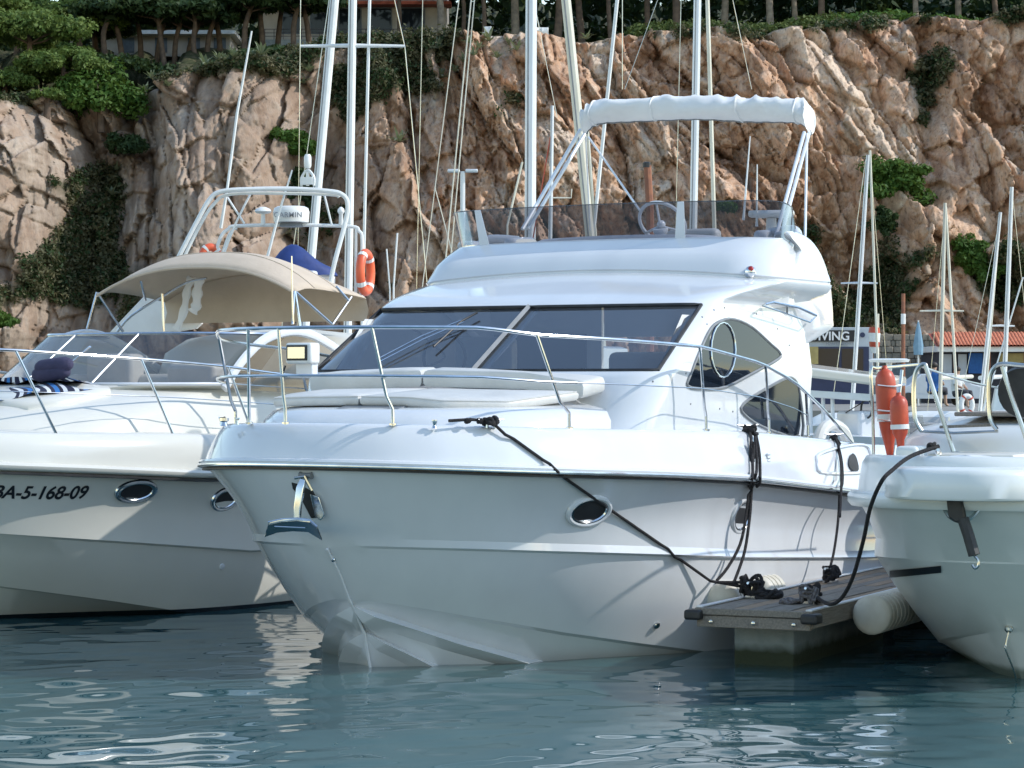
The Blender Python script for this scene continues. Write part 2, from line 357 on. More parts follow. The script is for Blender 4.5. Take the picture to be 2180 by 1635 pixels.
# ---- raised foredeck under the sun pads
def ringp(z, lf, hb, r, la, crown=0, bow=.04, drop=0, nf=16, na=8, ns=22, taper=0):
    P = []
    for i in range(nf): P.append((lf, (hb-r)*i/nf))
    for i in range(na): k = pi/2*i/na; P.append((lf+r-r*cos(k), hb-r+r*sin(k)))
    for i in range(ns+1): q = i/ns; P.append((lf+r+(la-lf-r)*q**1.4, hb))
    O = []
    for l, b in P:
        l2 = l+bow*(b/hb)**2; b2 = b*(1-taper*max(0, (lf+1.0-l))) if taper else b
        dz = drop*min(1, max(0, (l-lf-r*.7)/.5))
        O.append((l2, b2, z-crown*(b/hb)**2-dz))
    return [V(l, -b, z) for l, b, z in O[::-1]]+[V(l, b, z) for l, b, z in O[1:]]
m = MB(); m.grid([ringp(1.70, .62, 1.35, .85, 3.0, bow=.3), ringp(1.82, .67, 1.335, .85, 3.0, bow=.3), ringp(1.895, .76, 1.29, .82, 3.0, bow=.3), ringp(1.922, .88, 1.22, .75, 3.0, bow=.3), ringp(1.955, 1.5, 1.06, .6, 3.0, bow=.2), ringp(2.07, 2.4, .9, .3, 3.0)])
m.build('foredeck_coaming', 'gel', yacht, smooth=45)
# ---- deckhouse, roof brow and flybridge coaming in one moulding with the windscreen opening left free
CAB, FLY = 5.42, 5.66
gl0, gl1 = (2.205, 2.45, 1.655, .28), (2.735, 3.38, 1.59, .28)
rows = [ringp(1.66, 2.15, 1.60, .35, CAB), ringp(1.95, 2.26, 1.635, .33, CAB), ringp(2.15, 2.36, 1.65, .30, CAB), ringp(2.19, 2.42, 1.655, .28, CAB)]
NG = 5
for i in range(NG+1): q = i/NG; rows.append(ringp(*[x+(y-x)*q for x, y in zip(gl0, gl1)], CAB))
g0 = 4; g1 = g0+NG
rows += [ringp(2.765, 3.425, 1.59, .28, CAB), ringp(2.80, 3.50, 1.605, .28, CAB, .01), ringp(2.86, 3.66, 1.645, .3, CAB, .025), ringp(2.94, 3.93, 1.70, .33, FLY, .05), ringp(3.01, 4.16, 1.735, .35, FLY, .075), ringp(3.05, 4.31, 1.74, .35, FLY, .09),
         ringp(3.052, 4.345, 1.712, .33, FLY, .09), ringp(3.068, 4.347, 1.715, .33, FLY, .09), ringp(3.08, 4.335, 1.73, .34, FLY, .09), ringp(3.14, 4.37, 1.71, .38, FLY, .07, drop=.02), ringp(3.20, 4.42, 1.69, .38, FLY, .05, drop=.08), ringp(3.235, 4.47, 1.67, .38, FLY, .04, drop=.13),
         ringp(3.265, 4.53, 1.65, .36, FLY, .03, drop=.16), ringp(3.34, 4.69, 1.62, .34, FLY, .02, drop=.24), ringp(3.36, 4.74, 1.60, .34, FLY, .02, drop=.26), ringp(3.36, 4.80, 1.55, .32, FLY, .02, drop=.26), ringp(3.31, 4.85, 1.51, .30, FLY, .02, drop=.23), ringp(2.98, 4.9, 1.49, .28, FLY)]
nc = len(rows[0]); mid = nc//2; gw = 16+4
m = MB(); m.grid(rows, skip=lambda i, j: g0 <= i < g1 and mid-gw <= j < mid+gw)
m.poly([rows[-1][j] for j in range(nc)])
cabin = m.build('deckhouse', 'gel', yacht, smooth=32)
# solid version for laying the side windows on
m = MB(); m.grid(rows); me = bpy.data.meshes.new('x'); me.from_pydata(m.v, [], m.f); SB = BVHTree.FromPolygons([Vector(v) for v in m.v], m.f)
m = MB(); m.box(V(CAB-.06, -.95, 2.0), (.04, 1.25, 1.6)); m.box(V(CAB-.06, .65, 2.66), (.04, 1.9, .28)); m.box(V(CAB-.06, 1.53, 1.9), (.04, .12, 1.4)); m.build('saloon_bulkhead', 'gel2', yacht)
m = MB(); m.box(V(CAB-.085, -.95, 2.2), (.012, .95, .7)); m.build('bulkhead_window', 'glass_dark', yacht)
m = MB(); m.box(V(4.75, .9, 1.98), (.6, .75, .04)); m.tube([V(4.75,.9,1.5), V(4.75,.9,1.98)], .04, 8); m.build('saloon_table', 'teak_warm', yacht)
m = MB(); m.box(V(FLY-.68, 0, 2.90), (1.3, 3.3, .08)); m.build('flybridge_floor', 'gel2', yacht, bevel=.02)
# windscreen panes with centre mullion
def inset(q, n=.012):
    a = Vector((q.x, q.y, q.z)); d = Vector((.5, 0, -.86)); return a+d*n
for nm, ja, jb in (('windscreen_pane', mid-gw, mid), ('windscreen_pane', mid, mid+gw)):
    m = MB(); m.grid([[inset(rows[i][j]) for j in range(ja, jb+1)] for i in range(g0, g1+1)]); pane = m.build(nm, 'glass_saloon', yacht)
    B = [rows[g0][j] for j in range(ja, jb+1)]+[rows[i][jb] for i in range(g0+1, g1+1)]+[rows[g1][j] for j in range(jb-1, ja-1, -1)]+[rows[i][ja] for i in range(g1-1, g0, -1)]
    m = MB(); m.tube(B, .016, 6, closed=True); m.build('gasket', 'black_rub', pane)
b0, b1 = rows[g0][mid], rows[g1][mid]
m = MB(); m.tube([b0.lerp(b1, i/4)+Vector((-.0,0,.004)) for i in range(5)], .024, 4, flat=1.0); m.build('windscreen_mullion', 'grey_rub', yacht)
m = MB(); m.tube([b0.lerp(b1, i/4)+Vector((.06,-.07,-.01)) for i in range(5)], .014, 6); m.build('windscreen_stay', 'gel2', yacht)
# inside the saloon
m = MB(); m.slab([V(2.5,-1.45,2.10), V(2.5,1.45,2.10), V(3.25,1.5,2.16), V(3.25,-1.5,2.16)], (0,0,1), .03); m.build('dashboard', 'gel2', yacht)
m = MB(); m.box(V(3.9,-.7,2.05), (.18,.55,.9)); m.box(V(3.65,-.7,1.75), (.6,.55,.16)); m.build('helm_seat', 'vinyl', yacht, bevel=.05, bseg=3)
m = MB(); m.box(V(4.6,.75,2.0), (.2,1.2,.75)); m.build('sofa_back', 'vinyl', yacht, bevel=.06, bseg=3)
for b in (-1.48, 1.48):
    P = [V(2.75+.035*k, b*(1-.01*(k % 2)), 2.2) for k in range(9)]; m = MB(); m.grid([P, [q+Vector((.45,0,.45)) for q in P]]); m.build('curtain', 'cloth_white', yacht, smooth=60)
m = MB(); m.tube([V(3.2+.02*cos(k), -.7+.19*cos(k), 2.32+.19*sin(k)) for k in [2*pi*i/20 for i in range(20)]], .014, 6, closed=True); m.build('helm_wheel', 'black_rub', yacht)
m = MB(); m.box(V(4.0,0,1.5), (2.7,3.0,.06)); m.build('saloon_floor', 'teak_warm', yacht)
def hits(fr, bvh, L, off, b=1.64):
    return [(lambda h: h[0] if h else V(*fr.pb(x, y, b)))(hit(fr, bvh, x, y, off)) for x, y in L]
# side windows
up = [(1463,822),(1470,795),(1490,745),(1512,700),(1535,683),(1562,680),(1600,697),(1640,733),(1659,751),(1655,765),(1600,795),(1543,824),(1500,828)]
lo = [(1576,868),(1602,844),(1640,822),(1672,806),(1690,808),(1702,840),(1708,931),(1660,922),(1622,908),(1592,890)]
for L in (up, lo):
    P = spline(hits(YA, SB, L, .004), 3, closed=True)
    for s in (1, -1):
        Q = P if s > 0 else mirror(P)
        c = sum(P, Vector())/len(P); Rg = []
        for f_ in (1, .8, .6, .4, .2, .02):
            row = []
            for q in P:
                a, n, _, _ = SB.find_nearest(c+(q-c)*f_); n = n if n.y < 0 else -n; row.append(a+n*.006)
            Rg.append(row if s > 0 else mirror(row))
        m = MB(); m.grid(Rg, cv=True); m.poly(Rg[-1])
        o = m.build('side_window', 'glass_dark', yacht)
        m = MB(); m.tube(Q, .013, 6, closed=True); m.build('gasket', 'grey_rub', o)
        if L is up:
            E = hits(YA, SB, [(1537+26*cos(2*pi*i/20), 745+58*sin(2*pi*i/20)) for i in range(20)], .012)
            m = MB(); m.tube(E if s > 0 else mirror(E), .008, 6, closed=True); m.build('vent_ring', 'steel', o)
# portholes, fittings on the hull
side_oval('porthole', YA, HB, 1253, 1087, .185, .115, yacht)
side_oval('porthole', YA, HB, 1577, 1098, .165, .13, yacht)
for x, y, r in ((710,1190,.014),(1397,1331,.022),(1778,1005,.012)):
    q = hit(YA, HB, x, y)
    if q: m = MB(); m.lathe([(0,r*1.3),(.012,r*1.3),(.018,r),(.02,.001)], q[0], q[1], 12); m.build('hull_fitting', 'steel', yacht)
q = hit(YA, BB, 1635, 978)
if q:
    o = MB()
    for k in range(4): o.tube([q[0]+Vector((-.02,0,.04-.027*k)), q[0]+Vector((.03,0,.04-.027*k))], .011, 6)
    o.build('vent_louvre', 'gel', yacht)
# air intake moulding aft
P = [hit(YA, BB, x, y, .006) for x, y in [(1738,985),(1742,968),(1790,952),(1835,948),(1850,962),(1852,1000),(1800,1008),(1745,1005)]]
if all(P):
    Q = spline([p[0] for p in P], 3, closed=True); m = MB(); m.tube(Q, .016, 6, closed=True); o = m.build('air_intake', 'gel', yacht)
    P2 = [hit(YA, BB, x, y, .012)[0] for x, y in [(1805,992),(1806,975),(1813,966),(1821,975),(1826,1000),(1815,1004)]]
    m = MB(); m.poly(spline(P2, 3, closed=True)); m.build('intake_opening', 'dark_in', o)
# ---- sun pads
def cushion(name, pts, h, mm='vinyl'):
    """pts: top outline (l,b,z); a padded slab h thick"""
    P = [V(*q) for q in pts]; c = sum(P, Vector())/len(P); G = []
    for s, dz in ((.97,-h),(1.0,-h*.8),(1.005,-h*.35),(.985,-.012),(.95,0.0),(.6,.012),(.05,.016)): G.append([c+(q-c)*s+Vector((0,0,dz)) for q in P])
    m = MB(); m.grid(G, cv=True); m.poly(G[0][::-1]); m.poly(G[-1]); return m.build(name, mm, yacht, smooth=60)
def dense(P, n=5):
    O = []
    for i, q in enumerate(P):
        r = P[(i+1) % len(P)]
        for k in range(n): O.append(tuple(q[j]+(r[j]-q[j])*k/n for j in range(3)))
    return [tuple(v) for v in spline(O, 1, closed=True)]
pads = [[(1.10,-.98,2.00),(1.0,-.6,2.01),(.98,-.14,2.015),(1.7,-.14,2.04),(2.0,-.14,2.07),(2.0,-1.12,2.06),(1.6,-1.15,2.03)],
        [(.98,-.12,2.015),(.98,.3,2.01),(1.02,.58,1.985),(1.35,.95,1.98),(2.0,1.18,2.05),(2.02,-.12,2.07)]]
for P in pads:
    o = cushion('sun_pad', dense(P), .075); Q = [V(*q) for q in dense(P)]; c = sum(Q, Vector())/len(Q); m = MB(); m.tube([c+(q-c)*.985+Vector((0,0,-.008)) for q in Q], .006, 5, closed=True); m.build('piping', 'vinyl', o)
bk = [[(2.06,-1.28,2.17),(2.06,-.24,2.21),(2.30,-.24,2.235),(2.33,-1.36,2.19)], [(2.06,-.22,2.21),(2.04,.7,2.19),(2.04,1.2,2.12),(2.30,1.25,2.16),(2.30,-.22,2.235)]]
for P in bk: cushion('pad_backrest', dense(P), .13)
m = MB(); m.slab([V(.86,-.26,1.905), V(.86,.28,1.905), V(1.0,.28,1.93), V(1.0,-.26,1.93)], (0,0,1), .012); m.build('locker_lid', 'grey_rub', yacht, bevel=.006)
# ---- bow rail
def edge(l, inset=.19):
    b = rail.fn(l); return max(0.0, b-inset)
def at_edge(l, s): return (l+.05, s*edge(l), DZ(l)-.005)
RZ = lambda l: interp(l, [0,.6,1.0,2.8,3.9,4.6,5.3,5.9], [2.50,2.50,2.45,2.385,2.27,2.12,1.86,1.58])
def rail_path(s, frac=1.0, lmin=0.0, lmax=5.9):
    P = []
    for i in range(40):
        l = lmin+(lmax-lmin)*(i/39)**1.7; b = max(.0, rail.fn(l)-.14+.0*l)
        P.append(V(l-.02, s*b, DZ(l)+(RZ(l)-DZ(l))*frac))
    return P
m = MB(); m.tube(rail_path(-1)[::-1]+rail_path(1)[1:], .0135, 8); gr = m.build('guard_rail', 'steel', yacht)
m = MB(); m.tube(rail_path(-1, .5, 0, 1.3)[::-1]+rail_path(1, .5, 0, 1.3)[1:], .0105, 8); m.build('mid_rail', 'steel', gr)
for s in (-1, 1): m = MB(); m.tube(rail_path(s, .5, 1.3, 4.9), .0045, 6); m.build('guard_wire', 'steel', gr)
for l, s in ((.035,-1),(.20,-1),(1.25,-1),(2.89,-1),(4.12,-1),(.20,1),(1.25,1),(2.89,1),(4.12,1),(4.95,1),(4.95,-1)):
    bz = DZ(l); b = edge(l); bt = max(0, rail.fn(l)-.14); lt = max(-.0, l-interp(l, [0,.035,.2,.5,1.25,2.9,4.1,5], [.0,.008,.07,.16,.27,.14,.12,.1])); bt = max(0, rail.fn(lt)-.14); top = V(lt-.02, s*bt, RZ(lt)-.004)
    m = MB(); k0 = V(l+.05, s*b, bz-.01); m.tube([k0, k0+Vector((-.005,0,.12)), k0.lerp(top, .3), top], .0125, 8); m.lathe([(0,.028),(.012,.028),(.016,.015)], V(l+.05, s*b, bz-.004), (0,0,1), 10); m.build('stanchion', 'steel', yacht)
m = MB(); m.tube([V(strp.l0-.004,0,strp.z(.347)-.03), V(.5,0,.735), V(.649-.012,0,.53), V(.70-.014,0,.47), V(.86-.014,0,.26), V(.93,0,.0)], .012, 6); m.build('stem_bead', 'gel', yacht)
# ---- cleats
def cleat(parent, q, d, mm='steel', k=1.0):
    q = Vector(q); d = Vector(d).normalized(); m = MB()
    for s in (-1, 1): m.tube([q+d*.035*s*k, q+d*.03*s*k+Vector((0,0,.05*k))], .011*k, 6)
    m.tube([q-d*.11*k+Vector((0,0,.06*k)), q-d*.05*k+Vector((0,0,.052*k)), q+d*.05*k+Vector((0,0,.052*k)), q+d*.11*k+Vector((0,0,.06*k))], [.007*k,.012*k,.012*k,.007*k], 6)
    return m.build('cleat', mm, parent)
def on_edge(x, y):
    l = .5
    for _ in range(40): l += .5*(YA.pb(x, y, edge(l)+.02)[0]-l)*.3
    return V(l, edge(l)+.02, DZ(l)-.01)
CL1, CL2, CL3, CL0 = [on_edge(*q) for q in ((1045,909),(1592,916),(1776,936),(925,908))]
for q in (CL1, CL2, CL3): cleat(yacht, q, (1,-.45,0)); cleat(yacht, Vector((q.x, -q.y, q.z)), (1,.45,0))
m = MB(); m.lathe([(0,.03),(.03,.02),(.04,.035),(.06,.035)], V(.28,-.86,DZ(.3)-.02), (0,0,1), 12); m.build('fuel_cap', 'steel', yacht)
cleat(yacht, V(.16,-.66,DZ(.2)-.01), (1,1,0), k=.8)
m = MB(); m.lathe([(0,.022),(.02,.012),(.045,.02),(.06,.02)], CL0+Vector((0,0,-.01)), (0,0,1), 10); m.build('deck_filler', 'steel', yacht)
# ---- anchor in its stem pocket
ap = lambda x, y, l: V(*YA.pl(x, y, l))
m = MB(); m.slab([ap(625,1004,.12), ap(662,1004,.12), ap(676,1048,.16), ap(690,1092,.22), ap(672,1104,.22), ap(650,1062,.17), ap(632,1040,.14)], (-1,0,0), .06); m.build('anchor_pocket', 'black_rub', yacht, bevel=.008)
m = MB(); m.slab([ap(662,1052,.10), ap(680,1058,.12), ap(692,1096,.17), ap(684,1108,.17), ap(672,1100,.16)], (-1,0,0), .012); m.build('stem_plate', 'steel', yacht, bevel=.004)
anc = MB(); anc.tube([ap(646,1020,.0), ap(640,1040,-.02), ap(634,1080,-.03), ap(633,1114,-.03)], [.03,.038,.034,.03], 4); anc = anc.build('anchor', 'steel', yacht, smooth=30, bevel=.006)
fu = [(572,1113),(600,1107),(633,1105),(660,1108),(676,1122)]; fd = [(563,1144),(590,1134),(624,1131),(656,1133),(686,1151)]
m = MB(); m.grid([[ap(x, y, -.06) for x, y in fu], [ap(x, y+4, -.085) for x, y in fu], [ap(x, y, .03) for x, y in fd], [ap(x, y-3, .05) for x, y in fd], [ap(x, y, -.02) for x, y in fu]], cu=True); m.build('fluke', 'steel', anc, smooth=30)
m = MB(); m.tube([ap(x, y-1, -.065) for x, y in fu], .010, 6); m.build('fluke_rim', 'steel', anc)
m = MB(); m.tube([ap(585,1121,-.075), ap(650,1124,-.075)], .006, 6); m.build('fluke_rib', 'steel', anc)
m = MB(); m.tube([ap(628,1018,-.02), ap(648,1014,-.02), ap(664,1044,.02)], .012, 6); m.build('shackle', 'steel_old', anc)
m = MB(); m.lathe([(-.05,.028),(-.03,.02),(.03,.02),(.05,.028)], ap(652,1012,.02), (0,1,0), 10); m.build('roller', 'grey_rub', anc)
# ---- searchlight on its bracket
SLq = ap(636, 752, 2.15); SLd = Vector((-.97,.1,0)).normalized(); RM = Matrix.Rotation(radians(172), 3, 'Z')
m = MB(); m.box(SLq+Vector((.06,0,0)), (.14,.25,.17)); srch = m.build('searchlight', 'white_paint', yacht, bevel=.02, bseg=3)
m = MB(); m.box(SLq+Vector((-.012,.01,.004)), (.012,.20,.125)); b_ = m.build('bezel', 'black_rub', srch, bevel=.004)
m = MB(); m.box(SLq+Vector((-.021,.01,.004)), (.008,.165,.092)); m.build('lens', 'lamp_glass', srch)
m = MB(); m.box(SLq+Vector((.09,-.02,-.135)), (.09,.16,.12)); m.box(SLq+Vector((.09,-.02,-.19)), (.16,.24,.02)); m.build('bracket', 'gel2', srch, bevel=.01)
m = MB(); m.tube([SLq+Vector((.0,.13,-.10)), SLq+Vector((-.03,.15,-.2)), SLq+Vector((-.02,.13,-.34))], .008, 6); m.build('cable', 'black_rub', srch)
# ---- wipers
wp = lambda x, y: hits(YA, SB, [(x, y)], .03)[0]
for pts in ([(805,772),(900,722),(985,688)], [(810,777),(905,728),(990,692)]): m = MB(); m.tube([wp(*q) for q in pts], .006, 6); m.build('wiper_arm', 'steel', yacht)
m = MB(); m.tube([wp(925,745), wp(985,690), wp(1018,672)], .009, 6); m.build('wiper_blade', 'black_rub', yacht)
for x, y in ((1505,690),(1542,655),(1520,660),(1610,668),(1655,700),(1680,735),(1460,795),(1470,860),(1532,870),(1560,876),(768,632),(748,668),(705,728),(1390,812),(1495,675)):
    q = hit(YA, SB, x, y)
    if q: m = MB(); m.lathe([(0,.008),(.004,.007),(.006,.001)], q[0], q[1], 8); m.build('screw_cap', 'grey_rub', yacht)
# ---- flybridge: tinted wrap-round screen, posts, helm, seats
def flyscreen(z, off): return ringp(z, 4.76-off, 1.59+off, .30, 5.6, .02, drop=0)
s0, s1 = [flyscreen(z, o) for z, o in ((3.355,.0),(3.665,.05))]
n0 = 16+8+5; ja, jb = mid-n0, mid+n0
G = []
for q in (0, .33, .66, 1.0):
    row = []
    for j in range(ja, jb+1):
        k = abs(j-mid); e = max(0, (k-20)/(n0-20)); lowz = s0[j].z-.20*e; topz = s1[j].z-.22*e**2.0
        P = s0[j].lerp(s1[j], q); P.z = lowz+(topz-lowz)*q; row.append(P)
    G.append(row)
m = MB(); m.grid(G); fs = m.build('fly_windscreen', 'tint_fly', yacht, smooth=40)
m = MB(); m.tube(G[-1], .005, 5); m.build('screen_edge', 'tint_cream', fs)
hm = len(G[0])//2
for j in (min(range(0, hm), key=lambda j: abs(G[0][j].y-1.17)), min(range(hm, 2*hm), key=lambda j: abs(G[0][j].y+.72))):
    a, b = G[0][j], G[-1][j]; m = MB(); m.slab([a+Vector((-.012,-.05,-.02)), a+Vector((-.012,.05,-.02)), b+Vector((-.012,.03,0)), b+Vector((-.012,-.03,0))], (1,0,0), .014); m.build('screen_post', 'gel2', yacht, bevel=.004)
m = MB(); m.grid([ringp(3.0, 4.95, .95, .2, 5.3, bow=0), ringp(3.36, 4.98, .92, .2, 5.3, bow=0), ringp(3.41, 5.02, .86, .2, 5.3, .02, bow=0), ringp(3.42, 5.2, .5, .1, 5.3, .02, bow=0)]); m.build('fly_console', 'gel2', yacht, smooth=45)
wc = V(*YA.pl(1410, 474, 5.25)); ax = Vector((-.72,0,-.55)).normalized(); m = MB(); u = Vector((0,1,0)); w2 = ax.cross(u)
m.tube([wc+(u*cos(2*pi*k/28)+w2*sin(2*pi*k/28))*.215 for k in range(28)], .016, 8, closed=True); sw = m.build('steering_wheel', 'gel2', yacht)
m = MB()
for k in (.5, 2.6, 4.7): m.tube([wc+ax*.05, wc+(u*cos(k)+w2*sin(k))*.21], .012, 6)
m.ball(wc+ax*.03, .04); m.build('spokes', 'gel2', sw)
m = MB(); m.lathe([(0,.07),(.03,.07),(.10,.02),(.16,.015)], wc+ax*.05-Vector((0,0,.02)), (0.3,0,-1), 12); m.build('column', 'gel2', sw)
for b, w_, l, z in ((.55,.5,5.42,3.47),(-.9,.9,5.4,3.36)):
    m = MB(); m.box(V(l, b, z-.22), (.14, w_, .44)); m.box(V(l-.22, b, z-.38), (.5, w_, .12)); m.build('fly_seat', 'vinyl', yacht, bevel=.05, bseg=3)
for x, y in ((1172,503),(1300,503)):
    q = hit(YA, SB, x, y, .004)
    if q: m = MB(); m.box(q[0], (.03,.05,.03)); m.build('screen_clip', 'black_rub', yacht, bevel=.005)
# ---- swept wing at the after end of the flybridge, either side
wo = [(1648,640),(1672,606),(1690,575),(1704,548),(1711,530),(1706,518),(1698,508),(1692,498),(1696,491),(1710,493),(1736,508),(1754,540),(1764,590),(1769,640),(1771,684),(1765,704),(1716,743),(1704,716),(1680,690),(1660,665)]
def wing(s):
    A = spline([V(q[0], s*(1.70-.16*max(0, q[2]-3.0)-.14*min(1, max(0, (2.95-q[2])/.2))*min(1, max(0, (5.45-q[0])/.25))), q[2]) for q in [YA.pb(x, y, 1.68) for x, y in wo]], 3, closed=True); c = sum(A, Vector())/len(A); k = Vector((0, s*.15, 0))
    f = lambda q, u: q+(c-q).normalized()*u
    A1 = [f(a, .022) for a in A]; m = MB(); m.grid([[a for a in A1], [f(a, .006)+k*.08 for a in A], [a+k*.25 for a in A], [a+k*.75 for a in A], [f(a, .006)+k*.92 for a in A], [a+k for a in A1]], cv=True); m.poly(A1[::-1]); m.poly([a+k for a in A1])
    return m.build('flybridge_wing', 'gel', yacht, smooth=50)
def wing_leg(s):
    P = [YA.pb(x, y, 1.30) for x, y in [(1630,498),(1640,489),(1662,488),(1672,494),(1671,520),(1676,552),(1690,600),(1680,616),(1646,612),(1634,560)]]
    A = spline([V(q[0], s*q[1], q[2]) for q in P], 3, closed=True); c = sum(A, Vector())/len(A); k = Vector((0, s*.12, 0)); A1 = [a+(c-a).normalized()*.02 for a in A]
    m = MB(); m.grid([A1, [a+k*.2 for a in A], [a+k*.8 for a in A], [a+k for a in A1]], cv=True); m.poly(A1[::-1]); m.poly([a+k for a in A1])
    q0, q1 = YA.pb(1650, 496, 1.30), YA.pb(1712, 503, 1.64); m.tube(spline([V(q0[0], s*(q0[1]-.05), q0[2]), V((q0[0]+q1[0])/2, s*1.5, q0[2]+.015), V(q1[0], s*1.58, q1[2])], 4), .045, 8)
    return m.build('wing_front_leg', 'gel', yacht, smooth=50)
for s in (1, -1): wing(s); wing_leg(s)
pbv = lambda x, y, b: V(*YA.pb(x, y, b))
m = MB(); m.tube(spline([pbv(1648,522,1.40), pbv(1690,530,1.45), pbv(1722,546,1.47), pbv(1738,562,1.5)], 4), .014, 8); m.build('grab_rail', 'steel', yacht)
q = [hit(YA, SB, x, y, .045)[0] if hit(YA, SB, x, y) else pbv(x, y, 1.72) for x, y in ((1622,640),(1638,636),(1690,655),(1738,672))]
q2 = [pbv(x, y, 1.70) for x, y in ((1624,651),(1675,668),(1724,686),(1738,672))]
m = MB(); m.tube(q, .012, 6); m.tube(q2, .008, 6); m.tube([q[0], q2[0]], .009, 6); m.tube([pbv(1675,652,1.71), pbv(1675,668,1.70)], .009, 6); m.build('grab_rail', 'steel', yacht)
q = hit(YA, SB, 1597, 580)
if q: 
    m = MB(); m.lathe([(-.01,.05),(.03,.045),(.05,.03),(.06,.001)], q[0], q[1], 14); o = m.build('side_light', 'steel', yacht)
    m = MB(); m.ball(q[0]+q[1]*.04, .028, 10); m.build('lens', 'red_lens', o)
m = MB(); m.tube(spline([pbv(x, y, 1.45) for x, y in ((1742,940),(1752,914),(1772,904),(1794,916),(1806,944))], 4), .055, 10, flat=1.0); m.build('cockpit_bolster', 'cream_deck', yacht)
# ---- radar scanner and aerials on the wing
rq = pbv(1642, 455, 1.1); m = MB(); m.box(rq, (.12,.40,.06), Matrix.Rotation(radians(12), 3, 'Z')); m.box(rq+Vector((0,0,-.01)), (.16,.3,.05), Matrix.Rotation(radians(12), 3, 'Z')); sc = m.build('radar_scanner', 'white_paint', yacht, bevel=.02, bseg=3)
m = MB(); m.lathe([(0,.06),(.05,.05),(.16,.045)], rq+Vector((0,0,-.2)), (0,0,1), 12); m.build('pedestal', 'white_paint', sc)
for a, b, bb in (((1597,290),(1584,452),.9),((1612,350),(1611,470),1.0)):
    m = MB(); p0, p1 = pbv(*b, bb), pbv(*a, bb); m.tube([p0-(p1-p0)*.1, p0, p1], [.014,.010,.005], 6); m.build('aerial', 'white_paint', yacht)
# ---- folded bimini in its white boot, on a steel frame
bp = spline([V(*YA.pl(x, y, 6.55)) for x, y in [(1243,272),(1252,252),(1276,238),(1330,232),(1420,229),(1500,229),(1580,231),(1650,232),(1700,237),(1724,252),(1722,274)]], 8)
G = []; N = 26
for i, q in enumerate(bp):
    t = i/(len(bp)-1); e = min(1, min(t, 1-t)*9+.35); ring = []
    for k in range(N):
        A = 2*pi*k/N; rz = .108*e*(1+.06*sin(31*t+2*sin(9*t))*max(0, sin(A))); rx = .15*e
        fw = 1-abs(sin(37*t+2.2*sin(11*t)+1.1*cos(A))); fold = .06*max(0, fw-.42)*max(0, sin(A)+.35)*(1+.6*sin(23*t))-.012+.006*sin(131*t+5*A)+.010*sin(19*t+3*A)
        sq = 1.0 if sin(A) > 0 else 1.12
        ring.append(q+Vector((cos(A)*(rx+fold), 0, sin(A)*(rz*sq+.6*fold))))
    G.append(ring)
m = MB(); m.grid(G, cv=True); m.poly(G[0][::-1]); m.poly(G[-1]); bim = m.build('bimini_boot', 'canvas_white', yacht, smooth=80)
for i in (14, 30, 48, 64):
    c_ = sum(G[i], Vector())/N; m = MB(); m.tube([c_+(q-c_)*1.03 for q in G[i]], .009, 5, closed=True); m.build('strap', 'canvas_white', bim)
m = MB(); m.tube([g[int(N*.78)]+Vector((0,0,-.004)) for g in G[4:-4]], .008, 5); m.build('zip_seam', 'grey_rub', bim)
for A, B, r in (((1236,276,-1.2),(1112,488,-1.36),.018),((1248,280,-1.2),(1124,488,-1.36),.018),((1253,292,-1.2),(1362,448,-.2),.010),((1712,282,1.18),(1646,524,1.4),.018),((1722,284,1.2),(1658,520,1.42),.018),((1718,285,1.2),(1714,505,1.45),.012),((1247,290,-1.2),(1256,490,-1.5),.008)):
    m = MB(); m.tube([pbv(*A), pbv(*A).lerp(pbv(*B), .5), pbv(*B)], r, 8); m.build('bimini_frame', 'alu', yacht)
# ================================================================== finger pier
PI_ = Frame(25, PZ(1484, 1293, .45)[:2]); pier = PI_.empty('finger_pier'); tag(pier, 'grey timber finger pier between the white yacht and the boat with red fenders', 'pier')
PW, PL = .88, 9.0
i = 0
for k in range(7):
    w_ = (PW-.10)/7; y0 = .05+w_*(k+.5); l = .03
    while l < PL-.1:
        L_ = min(random.uniform(1.6, 2.6), PL-.1-l); m = MB(); m.box(V(l+L_/2, y0, .436+random.uniform(-.003,.003)), (L_-.008, w_-.009, .028)); m.build('plank', 'teak_warm' if random.random() < .55 else 'teak_grey', pier, bevel=.003, bseg=1); l += L_
for z, h, o, dl in ((.425,.05,.0,.0),(.352,.085,.012,.012)):
    m = MB(); m.box(V(.0+dl, PW/2, z), (.05, PW+.02-2*o, h)); m.build('front_beam', 'teak_grey', pier, bevel=.006)
for y0 in (.015, PW-.015):
    m = MB(); m.box(V(PL/2+.03, y0, .385), (PL, .045, .13)); m.build('side_beam', 'teak_grey', pier, bevel=.006)
    m = MB(); m.box(V(PL/2, y0, .456), (PL, .05, .012)); m.build('edge_strip', 'alu', pier, bevel=.003)
for y0, s in ((-.01, -1), (PW+.01, 1)):
    m = MB(); m.box(V(-.015, y0, .40), (.15, .13, .075)); m.build('corner_buffer', 'black_rub', pier, bevel=.02, bseg=3)
for l0 in (.42, 4.6):
    m = MB(); m.box(V(l0+1.15, .37, -.12), (2.3, .47, .86)); o = m.build('concrete_float', 'concrete_weed', pier, bevel=.015); o.data.transform(Matrix.Translation((0,0,0)))
for b in (.12, .45, .76):
    m = MB(); m.lathe([(0,.016),(.012,.016),(.016,.008)], V(-.025, b, .352), (-1,0,0), 8); m.build('bolt', 'steel_old', pier)
